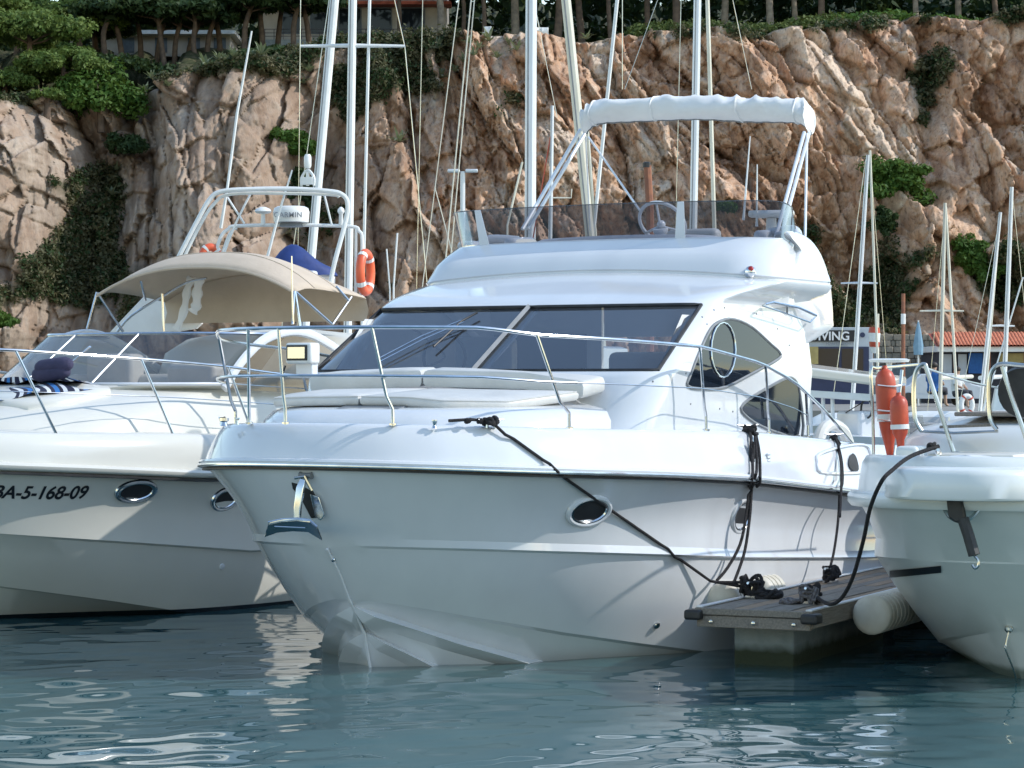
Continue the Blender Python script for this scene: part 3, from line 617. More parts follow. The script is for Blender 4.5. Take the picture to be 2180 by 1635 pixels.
def ribbed(name, l, b, z, r, L, mm):
    m = MB(); P = [(0,.001),(0,r*.75),(.03,r*.95)]; n = int(L/.1)
    for k in range(n): h = .03+(L-.06)*k/n; P += [(h+.008,r),(h+.078,r),(h+.084,r*.86),(h+.096,r*.86)]
    P += [(L-.03,r*.95),(L,r*.75),(L,.001)]
    m.lathe(P, V(l, b, z), (1,0,0), 20, caps=False); return m.build(name, mm, pier, smooth=50)
for l in (.95, 1.75, 4.2, 5.0): ribbed('pier_fender', l, -.17, .42, .135, .42 if l < 3 else .7, 'float_plastic')
ribbed('side_float', .86, PW+.18, .36, .15, 1.15, 'float_plastic'); ribbed('side_float', 3.4, PW+.18, .36, .15, 1.15, 'float_plastic')
def pier_cleat(l, b):
    q = V(l, b, .45); m = MB(); m.box(q+Vector((0,0,.012)), (.16,.09,.02))
    for s in (-1, 1): m.tube([q+Vector((s*.05,0,.01)), q+Vector((s*.045,0,.10))], .017, 8)
    m.tube([q+Vector((-.15,0,.125)), q+Vector((-.06,0,.108)), q+Vector((.06,0,.108)), q+Vector((.15,0,.125))], [.010,.019,.019,.010], 8)
    m.build('cleat', 'steel', pier); return q
def pier_l(x, y, z=.46): l, b, z = PI_.pz(x, y, z); return l, b
C1, C2, C3 = [pier_l(*q) for q in ((1545,1268),(1768,1238),(1728,1282))]
for c in (C1, C2, C3): pier_cleat(c[0], min(max(c[1], .1), PW-.1))
PW_ = lambda l, b, z: PI_.world(l, b, z)
# ================================================================== mooring ropes
def sag(A, B, s, n=14): A, B = Vector(A), Vector(B); return [A.lerp(B, i/n)-Vector((0,0,s*4*(i/n)*(1-i/n))) for i in range(n+1)]
def knot(m, c, r, loops, rr, seed, flat=.6):
    rg = random.Random(seed); P = []
    for i in range(loops*9):
        a = 2*pi*i/9+rg.uniform(-.3,.3); q = r*rg.uniform(.45,1.0); P.append(Vector(c)+Vector((cos(a)*q*rg.uniform(.7,1.1), sin(a)*q, rg.uniform(-1,1)*r*flat)))
    m.tube(spline(P, 3), rr, 6)
def rope(name, label, paths, mm, knots=(), r=.012):
    m = MB()
    for P in paths: m.tube(P, r, 7)
    for k in knots: knot(m, *k)
    c = m.v[0]; o = m.build(name, mm, None, smooth=80, merge=False); return tag(o, label, 'rope')
YW = lambda q: YA.world(q.x, -q.y, q.z)
w1, w2_, w3 = YW(CL1), YW(CL2), YW(CL3); k1, k2, k3 = [PW_(c[0], min(max(c[1],.1),PW-.1), .52) for c in (C1, C2, C3)]
up = Vector((0,0,.05))
def drape(L, bvhs, off, d0, d1):
    '''points along photo pixels L that lie just outside the nearest of the surfaces'''
    O = []
    for i, (x, y) in enumerate(L):
        h = [YW(q[0]) for q in (hit(YA, b, x, y, off) for b in bvhs) if q]; e = Vector(EYE); D = d0+(d1-d0)*i/max(1, len(L)-1); q = PX(x, y, D)
        if h: k = min(h, key=lambda p: (p-e).length); q = k if (k-e).length < (q-e).length else q
        O.append(q)
    return O
def pxline(P, n=4): return [(q.x, q.y) for q in spline([Vector((x, y, 0)) for x, y in P], n)]
SH = (HB, BB, bvh_of(rr))
kn = YW(V(*YA.pb(1052, 908, 1.35)))+Vector((0,0,.03)); ks = YW(V(*YA.pb(952, 905, 1.15)))+Vector((0,0,.02))
kn = w1+Vector((.0,-.02,.05)); ks = YW(on_edge(955, 906))+Vector((0,-.01,.045))
bowline = [kn]+drape([(1060+(1528-1060)*i/30, 914+(1248-914)*i/30) for i in range(1, 30)], SH, .016, kn.y, k1.y)+[k1]
rope('mooring_rope', 'taut black bow line running from the foredeck cleat down to the pier end', [bowline, [ks, ks.lerp(kn, .5)+Vector((0,0,.01)), kn]], 'rope_black', [(kn, .055, 3, .016, 1, .5), (ks.lerp(kn, .45), .022, 2, .014, 5, .5), (ks.lerp(kn, .75), .024, 2, .014, 9, .5), (k1+Vector((-.03,0,.02)), .10, 4, .015, 2, .8)], .0115)
d = Vector((.06,-.05,0))
d1_, d2_, dk = w2_.y, w3.y, k1.y
d = Vector((.02,-.03,0))
rope('mooring_rope', 'doubled black rope hanging from the gunwale in front of the rear porthole', [[w2_+up]+drape(pxline([(1592,932),(1595,990),(1594,1040),(1588,1100),(1575,1160),(1548,1210),(1522,1240)]), SH, .03, d1_, dk)+[k1+Vector((-.06,0,.05))], [w2_+up+Vector((.02,0,0))]+drape(pxline([(1600,932),(1603,990),(1600,1040),(1596,1100),(1586,1170),(1572,1215),(1560,1245)]), SH, .035, d1_, dk)+[k1+Vector((.08,0,.0))], [w2_+up]+drape(pxline([(1604,932),(1610,970),(1611,1010),(1611,1028)]), SH, .03, d1_, d1_)], 'rope_black', [(w2_+Vector((.02,-.03,.02)), .06, 4, .014, 3, .6), (drape([(1594,965)], SH, .03, d1_, d1_)[0], .018, 3, .012, 8, 4.5), (k1+Vector((.1,-.03,-.04)), .13, 6, .014, 4, .22), (k1+Vector((0,0,.0)), .09, 4, .015, 14, .7)], .0125)
rope('mooring_rope', 'black rope from the rear gunwale to the cleat furthest along the pier', [[w3+up]+drape(pxline([(1778,950),(1786,990),(1787,1050),(1784,1110),(1776,1170),(1768,1205)]), SH, .03, d2_, k2.y)+[k2+Vector((0,0,.06))], [w3+up]+drape(pxline([(1782,948),(1790,985),(1791,1040),(1788,1100)]), SH, .03, d2_, k2.y)], 'rope_black', [(k2, .075, 5, .017, 6, .9), (w3+Vector((0,-.02,.03)), .035, 2, .013, 7, .6)], .0115)
# ================================================================== cream sports cruiser on the left
def solve_z(fr, fn, l0, pts):
    Z = []
    for x, y in pts:
        lo_, hi_ = l0, 11.0
        for _ in range(50):
            mid_ = (lo_+hi_)/2
            if fr.pb(x, y, fn(mid_))[0] > mid_: lo_ = mid_
            else: hi_ = mid_
        Z.append((lo_, fr.pb(x, y, fn(lo_))[2]))
    return [q[0] for q in Z], [q[1] for q in Z]
LA = Frame(33, (-5.93, 21.63)); cruiser = LA.empty('sports_cruiser'); tag(cruiser, 'cream sports cruiser with beige sun canopy and registration number on its bow', 'boat')
LE2 = 10.0
def mkline(fr, l0, fn, pts, tail, LE_, z0):
    xs, zs = solve_z(fr, fn, l0, pts); return Line(l0, fn, [l0]+xs+[LE_], [z0]+zs+[tail], LE_)
r2 = mkline(LA, 0, planf(1.85, 0, 3.8, 2, 1.8), [(0,996),(200,1003),(430,1013)], 1.12, LE2, 1.48)
s2 = mkline(LA, .45, planf(1.74, .45, 3.8, 2, 1.6), [(0,1136),(250,1152),(540,1172)], .52, LE2, .95)
c2 = mkline(LA, .95, planf(1.62, .95, 3.6, 1.7, 1.35), [(0,1248),(250,1281),(430,1309)], -.10, LE2, .5)
kl2 = Line(1.3, lambda l: 0.0, [1.3,2,3,10], [0,-.3,-.45,-.5], LE2)
def sect2(t):
    r, s, c, k = [x.at(t) for x in (r2, s2, c2, kl2)]; g = min(1, t*5); S = []
    for q in (0, .3, .6): S.append((r[0]+(s[0]-r[0])*q, (r[1]-.03*g+(s[1]-r[1])*q)*(1-.04*sin(pi*q)*g), r[2]-.02+(s[2]-r[2]+.02)*q))
    S += [s, (s[0]+.01, max(0, s[1]-.03*g), s[2]-.02)]; b = S[-1]
    for q in (.33, .66): S.append(tuple(b[i]+(c[i]-b[i])*q+(0 if i != 1 else .02*g) for i in range(3)))
    S += [c, (c[0]+.01, c[1]-.06*g, c[2]-.012), tuple(c[i]+(k[i]-c[i])*.5 for i in range(3)), k]
    return S
h2 = hull_mesh(sect2).build('hull', 'cream_boot', cruiser, smooth=24); HB2 = bvh_of(h2)
m = MB(); m.grid(sweep_line(r2, [(-.06,-.03),(.02,-.02),(.04,.0),(.045,.025),(.03,.045),(-.06,.06)])); o = m.build('rub_rail', 'cream', cruiser, smooth=40)
m = MB(); m.grid(sweep_line(r2, [(-.05,-.03),(.02,-.03),(.02,-.05),(-.05,-.055)])); m.build('rubber_seal', 'black_rub', o)
def deck_band(line, DZf, prof, LEc=1.0):
    T = TS[::-1]; path = [line.at(t) for t in T]; P = [Vector((l, b, z)) for l, b, z in path]+[Vector((l, -b, z)) for l, b, z in path[::-1][1:]]; G = []
    for i, q in enumerate(P):
        a, b = P[max(i-1, 0)], P[min(i+1, len(P)-1)]; d = (b-a); d.z = 0; d.normalize(); n = Vector((d.y, -d.x, 0))
        if n.dot(Vector((q.x-3.5, q.y, 0))) < 0: n = -n
        zr, zd = q.z+.03, DZf(q.x); row = []
        for o_, u in prof:
            r = q+n*o_+Vector((0,0,zr-q.z+(zd-zr)*u))
            if q.y*r.y < 0: r.y = 0
            row.append(V(*r))
        G.append(row)
    return G
def deck_fill(G, crown, n=10):
    half = len(G)//2; m = MB(); m.grid([[G[i][-1].lerp(G[-1-i][-1], k/n)+Vector((0,0,crown*(1-(2*k/n-1)**2))) for k in range(n+1)] for i in range(half+1)]); m.poly(list(G[0])+list(G[-1])[::-1]); return m
zl, zz = solve_z(LA, lambda l: r2.fn(l)-.14, .3, [(10,921),(240,922),(370,922),(480,926)]); D2 = lambda l: interp(l, [0]+zl+[10], [zz[0]+.05]+zz+[1.5])
G = deck_band(r2, D2, ((-.01,0),(-.02,.3),(-.04,.6),(-.08,.88),(-.11,.97),(-.15,1.0),(-.2,.99)))
m = MB(); m.grid(G); m.build('topside_band', 'cream', cruiser, smooth=50); m = deck_fill(G, .06); m.build('deck', 'cream_deck', cruiser, smooth=40)
# trunk of the foredeck rising to the windscreen
tk = [ringp(1.55, 1.0, 1.42, 1.2, 7.5, bow=.35), ringp(1.78, 1.25, 1.38, 1.15, 7.5, bow=.35), ringp(1.90, 1.7, 1.33, 1.05, 7.5, bow=.35), ringp(1.985, 2.3, 1.27, .95, 7.5, bow=.3), ringp(2.05, 2.9, 1.22, .85, 7.5, bow=.3)]
wb = LA.pb(470, 822, 1.25); WL0 = wb[0]-.95
tk.append(ringp(2.09, WL0, 1.30, .55, 7.5, bow=.3))
m = MB(); m.grid(tk); m.poly(tk[-1]); m.build('foredeck_trunk', 'cream_deck', cruiser, smooth=50); 
TB = BVHTree.FromPolygons([Vector(v) for v in m.v], m.f)
ws = [ringp(2.09+.49*q, WL0+.02+.72*q, 1.31-.05*q, .55, 6.4, bow=.3) for q in (0, .25, .5, .75, 1)]
ncw = len(ws[0]); md2 = ncw//2; gw2 = 16+8+6
m = MB(); m.grid([[r[j] for j in range(md2-gw2, md2+gw2+1)] for r in ws]); wsc = m.build('windscreen', 'tint_cream', cruiser, smooth=40)
m = MB(); m.tube([ws[-1][j] for j in range(md2-gw2-3, md2+gw2+4)], .016, 6); m.build('top_frame', 'steel', wsc)
m = MB(); m.tube([ws[0][j]+Vector((0,0,.01)) for j in range(md2-gw2, md2+gw2+1)], .018, 6); m.build('base_frame', 'gel2', wsc)
for j in (md2-9, md2+9): m = MB(); m.tube([r[j] for r in ws], .010, 6); m.build('mullion', 'alu', wsc)
# white side hoop with its own pane
for s in (1, -1):
    P = [LA.pb(x, y, 1.34) for x, y in [(478,828),(500,790),(530,752),(565,722),(610,706),(650,708),(690,726),(740,760),(790,800)]]; Q = spline([V(q[0], s*1.34, q[2]) for q in P], 4)
    m = MB(); m.tube(Q, .05, 8, flat=.6); o = m.build('side_hoop', 'gel2', cruiser)
    m = MB(); c = V(P[4][0]+.5, s*1.33, 2.0); k0 = m.pts(Q+[c]); [m.f.append((k0+i_, k0+i_+1, k0+len(Q))) for i_ in range(len(Q)-1)]; m.build('side_pane', 'tint_cream', o)
# cockpit behind the screen
m = MB(); m.box(V(WL0+2.3, 0, 1.95), (1.6, 2.5, .5)); m.build('cockpit_coaming', 'cream_deck', cruiser, bevel=.08, bseg=3)
m = MB(); m.box(V(WL0+1.5, -.55, 2.1), (.25, .6, .6)); m.box(V(WL0+1.5, .5, 2.05), (.25, .6, .5)); m.build('cockpit_seat', 'vinyl', cruiser, bevel=.06, bseg=3)
tb = [ringp(2.05, WL0+2.6, 1.36, .6, 9.2), ringp(2.46, WL0+2.75, 1.33, .6, 9.2, .05), ringp(2.62, WL0+3.0, 1.24, .55, 9.2, .08), ringp(2.68, WL0+3.4, 1.0, .4, 9.2, .08)]
m = MB(); m.grid(tb); m.poly(tb[-1]); m.build('aft_coaming', 'cream_deck', cruiser, smooth=50)
# beige canopy
pq = lambda x, y, b: LA.pb(x, y, b)
fl = pq(626, 614, 1.15); sl_ = pq(206, 612, -1.15); al = pq(800, 634, 1.2)
print('canopy', fl, sl_, al, 'WL0', WL0)
CL_ = (fl[0]+sl_[0])/2; NB, NL = 24, 14; CLEN = max(1.3, al[0]-fl[0])*.86
def can(u, v):                                              # u 0..1 aft, v -1..1 across
    b = 1.15*v; z = fl[2]+.01+.27*(1-abs(v)**2.4)-.05*max(0, 1-u*6); l = fl[0]+(sl_[0]-fl[0])*(1-v)/2+CLEN*u
    z += .13*sin(pi*min(1, u*1.15))*(1-abs(v)**3)-.08*u*u
    return V(l, b*(1+.05*u), z)
G = [[can(i/NL, -1+2*j/NB) for j in range(NB+1)] for i in range(NL+1)]
m = MB(); m.grid(G); cano = m.build('canopy', 'canvas_beige', cruiser, smooth=60, solid=.008)
m = MB(); m.tube(G[0], .016, 6); m.build('front_hem', 'canvas_beige', cano)
for i_ in (4, 9): m = MB(); m.tube([q+Vector((0,0,.006)) for q in G[i_]], .007, 5); m.build('seam', 'canvas_beige', cano)
dz = lambda q: Vector((q.x, q.y, 2.74))
m = MB(); m.grid([G[-1], [q.lerp(dz(q), .5)+Vector((.04,0,0)) for q in G[-1]], [dz(q) for q in G[-1]]]); m.build('back_curtain', 'canvas_beige', cano, smooth=60)
for P in (((206,622),(185,700),-1.15,-1.2),((208,624),(262,706),-1.15,-1.1),((626,620),(622,690),1.15,1.22),((628,620),(640,700),1.15,1.22),((630,622),(706,690),1.15,1.25),((748,632),(708,690),1.2,1.25),((716,610),(742,640),1.2,1.25),((300,598),(310,640),-.6,-.6),((345,625),(348,705),-.5,-.5)):
    a_, b_ = V(*pq(*P[0], P[2])), V(*pq(*P[1], P[3])); m = MB(); m.tube([a_, a_.lerp(b_, .5), b_], .013, 6); m.build('canopy_frame', 'steel', cruiser)
P = [V(*LA.pl(x, y, fl[0]+.1)) for x, y in [(250,706),(280,672),(350,628),(400,600),(440,592)]]; m = MB(); m.tube(spline(P, 3), .013, 6); m.build('canopy_frame', 'steel', cruiser)
m = MB(); m.tube([V(*pq(621,545,1.22)), V(*pq(622,630,1.22)), V(*pq(624,690,1.22))], [.006,.010,.012], 6); m.build('aerial', 'steel', cruiser)
lq = fl[0]+.9
m = MB(); m.slab([V(*LA.pl(x, y, lq)) for x, y in [(232,708),(322,613),(350,608),(428,688),(415,700),(330,712)]], (1,0,0), .05); m.build('helm_cover', 'canvas_white', cruiser, bevel=.012)
for k, L_ in enumerate(([(408,590),(398,620),(392,660),(376,702)], [(424,592),(420,620),(418,650),(410,664)])):
    m = MB(); m.tube(spline([V(*LA.pl(x, y, lq-.5)) for x, y in L_], 4), [.05+.012*sin(q*1.7) for q in range(13)], 8, flat=.45); m.build('rolled_curtain', 'canvas_white', cruiser)
# rails
ed = lambda l: max(0, r2.fn(l)-.15)
tz, tzz = solve_z(LA, lambda l: ed(l)-.04, .3, [(0,744),(200,757),(470,779),(600,797)])
RP = lambda s, f_, l0, l1: [V(l, s*(ed(l)-.04), D2(l)+(interp(l, [0]+tz+[8.5], [tzz[0]+.03]+tzz+[tzz[-1]-.15])-D2(l))*f_) for l in np.linspace(l0, l1, 30)]
m = MB(); m.tube(RP(-1,1,.12,7)[::-1]+RP(1,1,.12,7), .0135, 8); o = m.build('guard_rail', 'steel', cruiser)
for s in (1, -1): m = MB(); m.tube(RP(s,.5,.12,7), .0045, 6); m.build('guard_wire', 'steel', o)
sb, _ = solve_z(LA, ed, .3, [(120,920),(368,922),(540,925)])
for l in sb+[sb[-1]+1.5, sb[0]-1.0]:
    for s in (1, -1):
        tl = l-.32; m = MB(); m.tube([V(l, s*ed(l), D2(l)-.01), V(tl, s*(ed(tl)-.04), interp(tl, [0]+tz, [tzz[0]+.03]+tzz))], .0125, 8); m.build('stanchion', 'steel', cruiser)
# portholes, number, fittings
side_oval('porthole', LA, HB2, 289, 1045, .20, .105, cruiser, 'steel')
side_oval('porthole', LA, HB2, 478, 1062, .16, .105, cruiser, 'steel')
q0, n0_ = hit(LA, HB2, 90, 1050); qa = hit(LA, HB2, -20, 1058)[0]; qb = hit(LA, HB2, 184, 1060)[0]
ux = (qb-qa).normalized(); nz = n0_; uy = nz.cross(ux).normalized()
M = Matrix((ux, uy, nz)).transposed().to_4x4(); M.translation = qa+nz*.012
t_ = text('registration_number', 'BA-5-168-09', .185, 'ink', M, cruiser, ext=.008, shear=.18, bold=.004)
wd = max(v.co.x for v in t_.data.vertices); M2 = M @ Matrix.Diagonal((((qb-qa).length)/wd, 1, 1, 1)); t_.matrix_basis = Matrix()
for v in t_.data.vertices:
    e_ = v.co.z; q = M2 @ Vector((v.co.x, v.co.y, 0)); h_ = HB2.ray_cast(q+nz*.3, -nz); v.co = (h_[0] if h_[0] else q)+nz*(.003+(e_+.008)*.15)
q = hit(LA, HB2, 472, 1206); m = MB(); m.lathe([(0,.03),(.014,.028),(.018,.012),(.02,.001)], q[0], q[1], 12); m.build('hull_fitting', 'gel2', cruiser)
m = MB(); pw = [V(*LA.pl(x, y, WL0+.35)) for x, y in [(88,843),(150,775),(192,738)]]; m.tube(pw, .012, 6); m.build('wiper', 'steel', cruiser)
# towel and bolsters lying on the foredeck pad
tq = lambda x, y: (lambda h: h[0] if h else V(*LA.pl(x, y, WL0-.3)))(hit(LA, TB, x, y, .03))
m = MB(); pc = [tq(-40,862), tq(60,872), tq(150,862), tq(236,842), tq(236,836), tq(120,822), tq(-40,828)]; c = sum(pc, Vector())/7
m.grid([[c+(p-c)*s_+Vector((0,0,h_)) for p in pc] for s_, h_ in ((1,-.06),(1.0,.0),(.96,.03),(.5,.04),(.05,.04))], cv=True); m.build('sun_pad', 'cream_deck', cruiser, smooth=60)
def towel():
    T = bpy.data.materials.new('towel_stripes'); T.use_nodes = True; n = T.node_tree.nodes; L = T.node_tree.links; p = n['Principled BSDF']; p.inputs['Roughness'].default_value = .95
    uv = n.new('ShaderNodeAttribute'); uv.attribute_name = 'st'; sx = n.new('ShaderNodeSeparateXYZ'); fr = n.new('ShaderNodeMath'); fr.operation = 'FRACT'; mu = n.new('ShaderNodeMath'); mu.operation = 'MULTIPLY'; mu.inputs[1].default_value = 4.5
    r = n.new('ShaderNodeValToRGB'); r.color_ramp.interpolation = 'CONSTANT'; e = r.color_ramp.elements; e[0].color = (.012,.014,.04,1); e[1].position = .25; e[1].color = (.72,.72,.72,1)
    for ps, cc in ((.40,(.02,.02,.05,1)),(.55,(.03,.16,.42,1)),(.72,(.012,.012,.03,1)),(.85,(.62,.64,.68,1))): k = e.new(ps); k.color = cc
    L.new(uv.outputs['Vector'], sx.inputs[0]); L.new(sx.outputs[0], mu.inputs[0]); L.new(mu.outputs[0], fr.inputs[0]); L.new(fr.outputs[0], r.inputs[0]); L.new(r.outputs[0], p.inputs['Base Color'])
    MATS['towel_stripes'] = T
    A, B, Cc, Dd = [(-40,815),(120,800),(232,838),(-40,868)]; N1, N2 = 30, 14; G = []; st = []
    for i in range(N1+1):
        row = []
        for j in range(N2+1):
            u, v = i/N1, j/N2; x = (A[0]*(1-u)+B[0]*u)*(1-v)+(Dd[0]*(1-u)+Cc[0]*u)*v; y = (A[1]*(1-u)+B[1]*u)*(1-v)+(Dd[1]*(1-u)+Cc[1]*u)*v
            q = tq(x, y)+Vector((0,0,.03+.018*sin(9*u+4*v)+.012*sin(17*u-6*v))); row.append(LA.world(q.x, -q.y, q.z)); st.append((u+.05*sin(6*v), v, 0))
        G.append(row)
    m = MB(); m.grid(G); o = m.build('beach_towel', 'towel_stripes', None, smooth=60, merge=False)
    at = o.data.attributes.new('st', 'FLOAT_VECTOR', 'POINT'); at.data.foreach_set('vector', np.array(st, dtype=np.float32).ravel())
    tag(o, 'blue, black and white striped towel spread on the cream foredeck', 'towel')
towel()
m = MB()
for (x0, y0), (x1, y1) in (((78,800),(152,790)),((72,815),(146,806))):
    a_, b_ = tq(x0, y0), tq(x1, y1); a_, b_ = LA.world(a_.x,-a_.y,a_.z+.07), LA.world(b_.x,-b_.y,b_.z+.07); P = [a_.lerp(b_, t) for t in (0,.04,.15,.5,.85,.96,1)]; m.tube(P, [.02,.05,.07,.075,.07,.05,.02], 12)
tag(m.build('bolster_cushion', 'bolster', None, smooth=70), 'dark navy bolster cushions lying on the striped towel', 'cushion')
# ================================================================== white cruiser with the red fenders, bow towards us on the right
RA = Frame(27, (2.946, 17.06)); rboat = RA.empty('cabin_cruiser'); tag(rboat, 'white cabin cruiser with red fenders in its bow rail, right of the pier', 'boat')
LE3 = 8.0
r3 = Line(0, planf(1.35, 0, 2.6, 2, 2.0), [0,1,3,8], [1.317,1.285,1.22,1.05], LE3)
s3 = Line(.46, planf(1.36, .46, 2.6, 2, 2.05), [.46,1.2,3,8], [.90,.86,.76,.6], LE3)
c3 = Line(1.13, planf(1.16, 1.13, 2.6, 1.7, 1.45), [1.13,1.7,2.6,4,8], [.38,.26,.12,.02,-.05], LE3)
k3l = Line(1.506, lambda l: 0.0, [1.506,2.0,2.8,8], [0,-.26,-.4,-.45], LE3)
def sect3(t):
    r, s, c, k = [x.at(t) for x in (r3, s3, c3, k3l)]; g = min(1, t*5); S = []
    for q in (0, .33, .66): S.append((r[0]+(s[0]-r[0])*q, (r[1]-.03*g+(s[1]-r[1])*q)*(1-.03*sin(pi*q)*g), r[2]-.02+(s[2]-r[2]+.02)*q))
    S += [s, (s[0]+.005, max(0, s[1]-.018*g), s[2]-.012)]; b = S[-1]
    for q in (.33, .66): S.append(tuple(b[i]+(c[i]-b[i])*q+(0 if i != 1 else .03*g) for i in range(3)))
    S += [c, (c[0]+.01, c[1]-.04*g, c[2]-.015)]
    for q in (.35, .7): S.append(tuple(c[i]+(k[i]-c[i])*q+(0 if i != 1 else .03*g) for i in range(3)))
    S += [k]; return S
h3 = hull_mesh(sect3).build('hull', 'old_boot', rboat, smooth=16); HB3 = bvh_of(h3)
m = MB(); m.grid(sweep_line(r3, [(-.05,-.05),(.03,-.05),(.055,-.02),(.055,.03),(.03,.055),(-.05,.06)])); m.build('rub_rail', 'grey_rub' if 0 else 'gel_old', rboat, smooth=50)
D3 = lambda l: interp(l, [0,1,3,8], [1.62,1.60,1.52,1.38])
G = deck_band(r3, D3, ((-.02,.05),(-.03,.4),(-.05,.8),(-.08,.97),(-.11,1.0),(-.15,.99),(-.17,.85))); m = MB(); m.grid(G); m.build('bulwark', 'gel_old', rboat, smooth=50); BB3 = bvh_of(bpy.data.objects[rboat.children[-1].name]); deck_fill(G, .05).build('deck', 'nonskid', rboat, smooth=40)
# moulded bow platform with the roller under it
pf = [ringp(z, lf, hb, .42, 1.6, bow=.1) for z, lf, hb in ((1.335,-.18,.54),(1.34,-.235,.572),(1.355,-.245,.578),(1.50,-.225,.566),(1.53,-.21,.556),(1.545,-.18,.54),(1.552,.1,.47),(1.56,.5,.3))]
m = MB(); m.grid(pf); m.poly(pf[0][::-1]); m.poly(pf[-1]); m.build('bow_platform', 'gel_old', rboat, smooth=45)
m = MB(); m.box(V(.62, 0, 1.60), (.7, .60, .06)); m.build('anchor_locker_lid', 'cream_deck', rboat, bevel=.015, bseg=3)
m = MB(); m.box(V(.55, -.5, 1.615), (.25, .16, .12)); m.build('deck_locker', 'gel_old', rboat, bevel=.03, bseg=3)
# cabin trunk
tk3 = [ringp(1.5, 1.0, .98, .6, 6, bow=.2), ringp(1.70, 1.08, .95, .6, 6, bow=.2), ringp(1.80, 1.25, .88, .55, 6, .02, bow=.2), ringp(1.86, 1.7, .75, .5, 6, .03, bow=.2), ringp(1.92, 2.8, .7, .4, 6, .03)]
m = MB(); m.grid(tk3); m.poly(tk3[-1]); m.build('cabin_trunk', 'gel_old', rboat, smooth=50)
m = MB(); m.box(V(1.75, .0, 1.885), (.8, .9, .03)); m.build('foredeck_mat', 'teak_grey', rboat, bevel=.01)
ws3 = [ringp(1.6+.7*q, 5.2+.5*q, .95-.06*q, .3, 7.5, bow=.1) for q in (0,.5,1)]; m = MB(); m.grid(ws3); o = m.build('wheelhouse', 'glass_dark', rboat, smooth=40)
m = MB(); rf = [ringp(2.30, 5.55, .98, .3, 7.5, bow=.1), ringp(2.36, 5.53, 1.0, .3, 7.5, bow=.1), ringp(2.40, 5.7, .9, .3, 7.5, .03, bow=.1)]; m.grid(rf); m.poly(rf[-1]); m.poly(rf[0][::-1]); m.build('wheelhouse_roof', 'gel_old', o, smooth=50)
# anchor and roller under the platform
rp = lambda x, y, l: V(*RA.pl(x, y, l))
m = MB(); m.tube(spline([rp(2003,1070,.05), rp(2020,1098,.0), rp(2045,1110,-.02), rp(2070,1100,.0), rp(2090,1072,.05)], 4), .014, 6); m.build('roller_bow', 'steel_old', rboat)
m = MB(); m.slab([rp(2020,1064,-.03), rp(2052,1064,-.03), rp(2060,1108,-.03), rp(2040,1112,-.03), rp(2024,1100,-.03)], (-1,0,0), .06); m.build('roller_cheek', 'black_rub', rboat, bevel=.01)
m = MB(); m.tube([rp(2050,1104,-.06), rp(2062,1140,-.07), rp(2074,1182,-.08)], .04, 8); an3 = m.build('anchor_shank', 'black_rub', rboat)
m = MB(); m.tube(spline([rp(2074,1182,-.08), rp(2082,1192,-.08), rp(2083,1204,-.08), rp(2076,1210,-.08), rp(2070,1202,-.08)], 4), .010, 6); m.build('hook', 'steel_old', an3)
def np_(x, y): h = hit(RA, HB3, x, y, .006); return h[0] if h else V(*RA.pb(x, y, -1.05))
m = MB(); m.grid([[np_(1895+109*i/12, 1214-11*i/12+k*15) for i in range(13)] for k in (0, .5, 1)]); m.build('name_strip', 'ink', rboat)
q = hit(RA, HB3, 2148, 1336)
if q:
    m = MB(); m.lathe([(0,.03),(.02,.03),(.035,.018),(.04,.001)], q[0], q[1], 12); o = m.build('bow_eye', 'steel_old', rboat)
    m = MB(); m.tube(spline([q[0]+q[1]*.04, q[0]+q[1]*.05+Vector((0,.02,-.08)), rp(2142,1385,q[0].x-.03), rp(2158,1425,q[0].x+.1), rp(2164,1450,q[0].x+.2)], 5), .007, 6); m.build('bow_chain', 'steel_old', o)
# pulpit loops and rail
lr = [[(1962,918),(1948,890),(1945,835),(1948,800),(1956,782),(1968,776),(1974,790),(2000,870),(2030,962)], [(2122,915),(2108,890),(2105,835),(2108,800),(2118,782),(2136,775),(2175,778),(2230,782)], [(2134,780),(2150,835),(2180,920),(2192,962)]]
for L in lr: m = MB(); m.tube(spline([rp(x, y, .75) for x, y in L], 4), .0165, 8); m.build('pulpit_loop', 'steel_old', rboat)
m = MB(); m.tube([rp(1960,918,.75), rp(2030,922,.75), rp(2125,918,.75)], .011, 6); m.build('pulpit_bar', 'steel_old', rboat)
m = MB(); m.slab([rp(2000,912,.8), rp(2110,908,.8), rp(2110,908,1.05), rp(2000,912,1.05)], (0,0,1), .02); m.build('pulpit_seat', 'teak_grey', rboat, bevel=.004)
bq = lambda x, y, b=-.98: V(*RA.pb(x, y, b))
for L, r in (([(1860,982),(1858,880),(1854,790),(1866,784),(1910,780),(1955,776)], .012), ([(1898,985),(1910,880),(1920,788)], .013), ([(1954,778),(2060,812),(2160,832)], .009)):
    m = MB(); m.tube(spline([bq(*p) for p in L], 4), r, 8); m.build('guard_rail', 'steel_old', rboat)
for y_, k in ((820, 0), (873, 1), (893, 2)):
    P = [bq(1868+34*(i/8)-4*k*0, y_+3*sin(i), -.98+.0) + Vector((0, -.20*sin(pi*i/8), 0))*.7 for i in range(9)]; m = MB(); m.tube(P, .007, 6); m.build('fender_basket', 'steel_old', rboat)
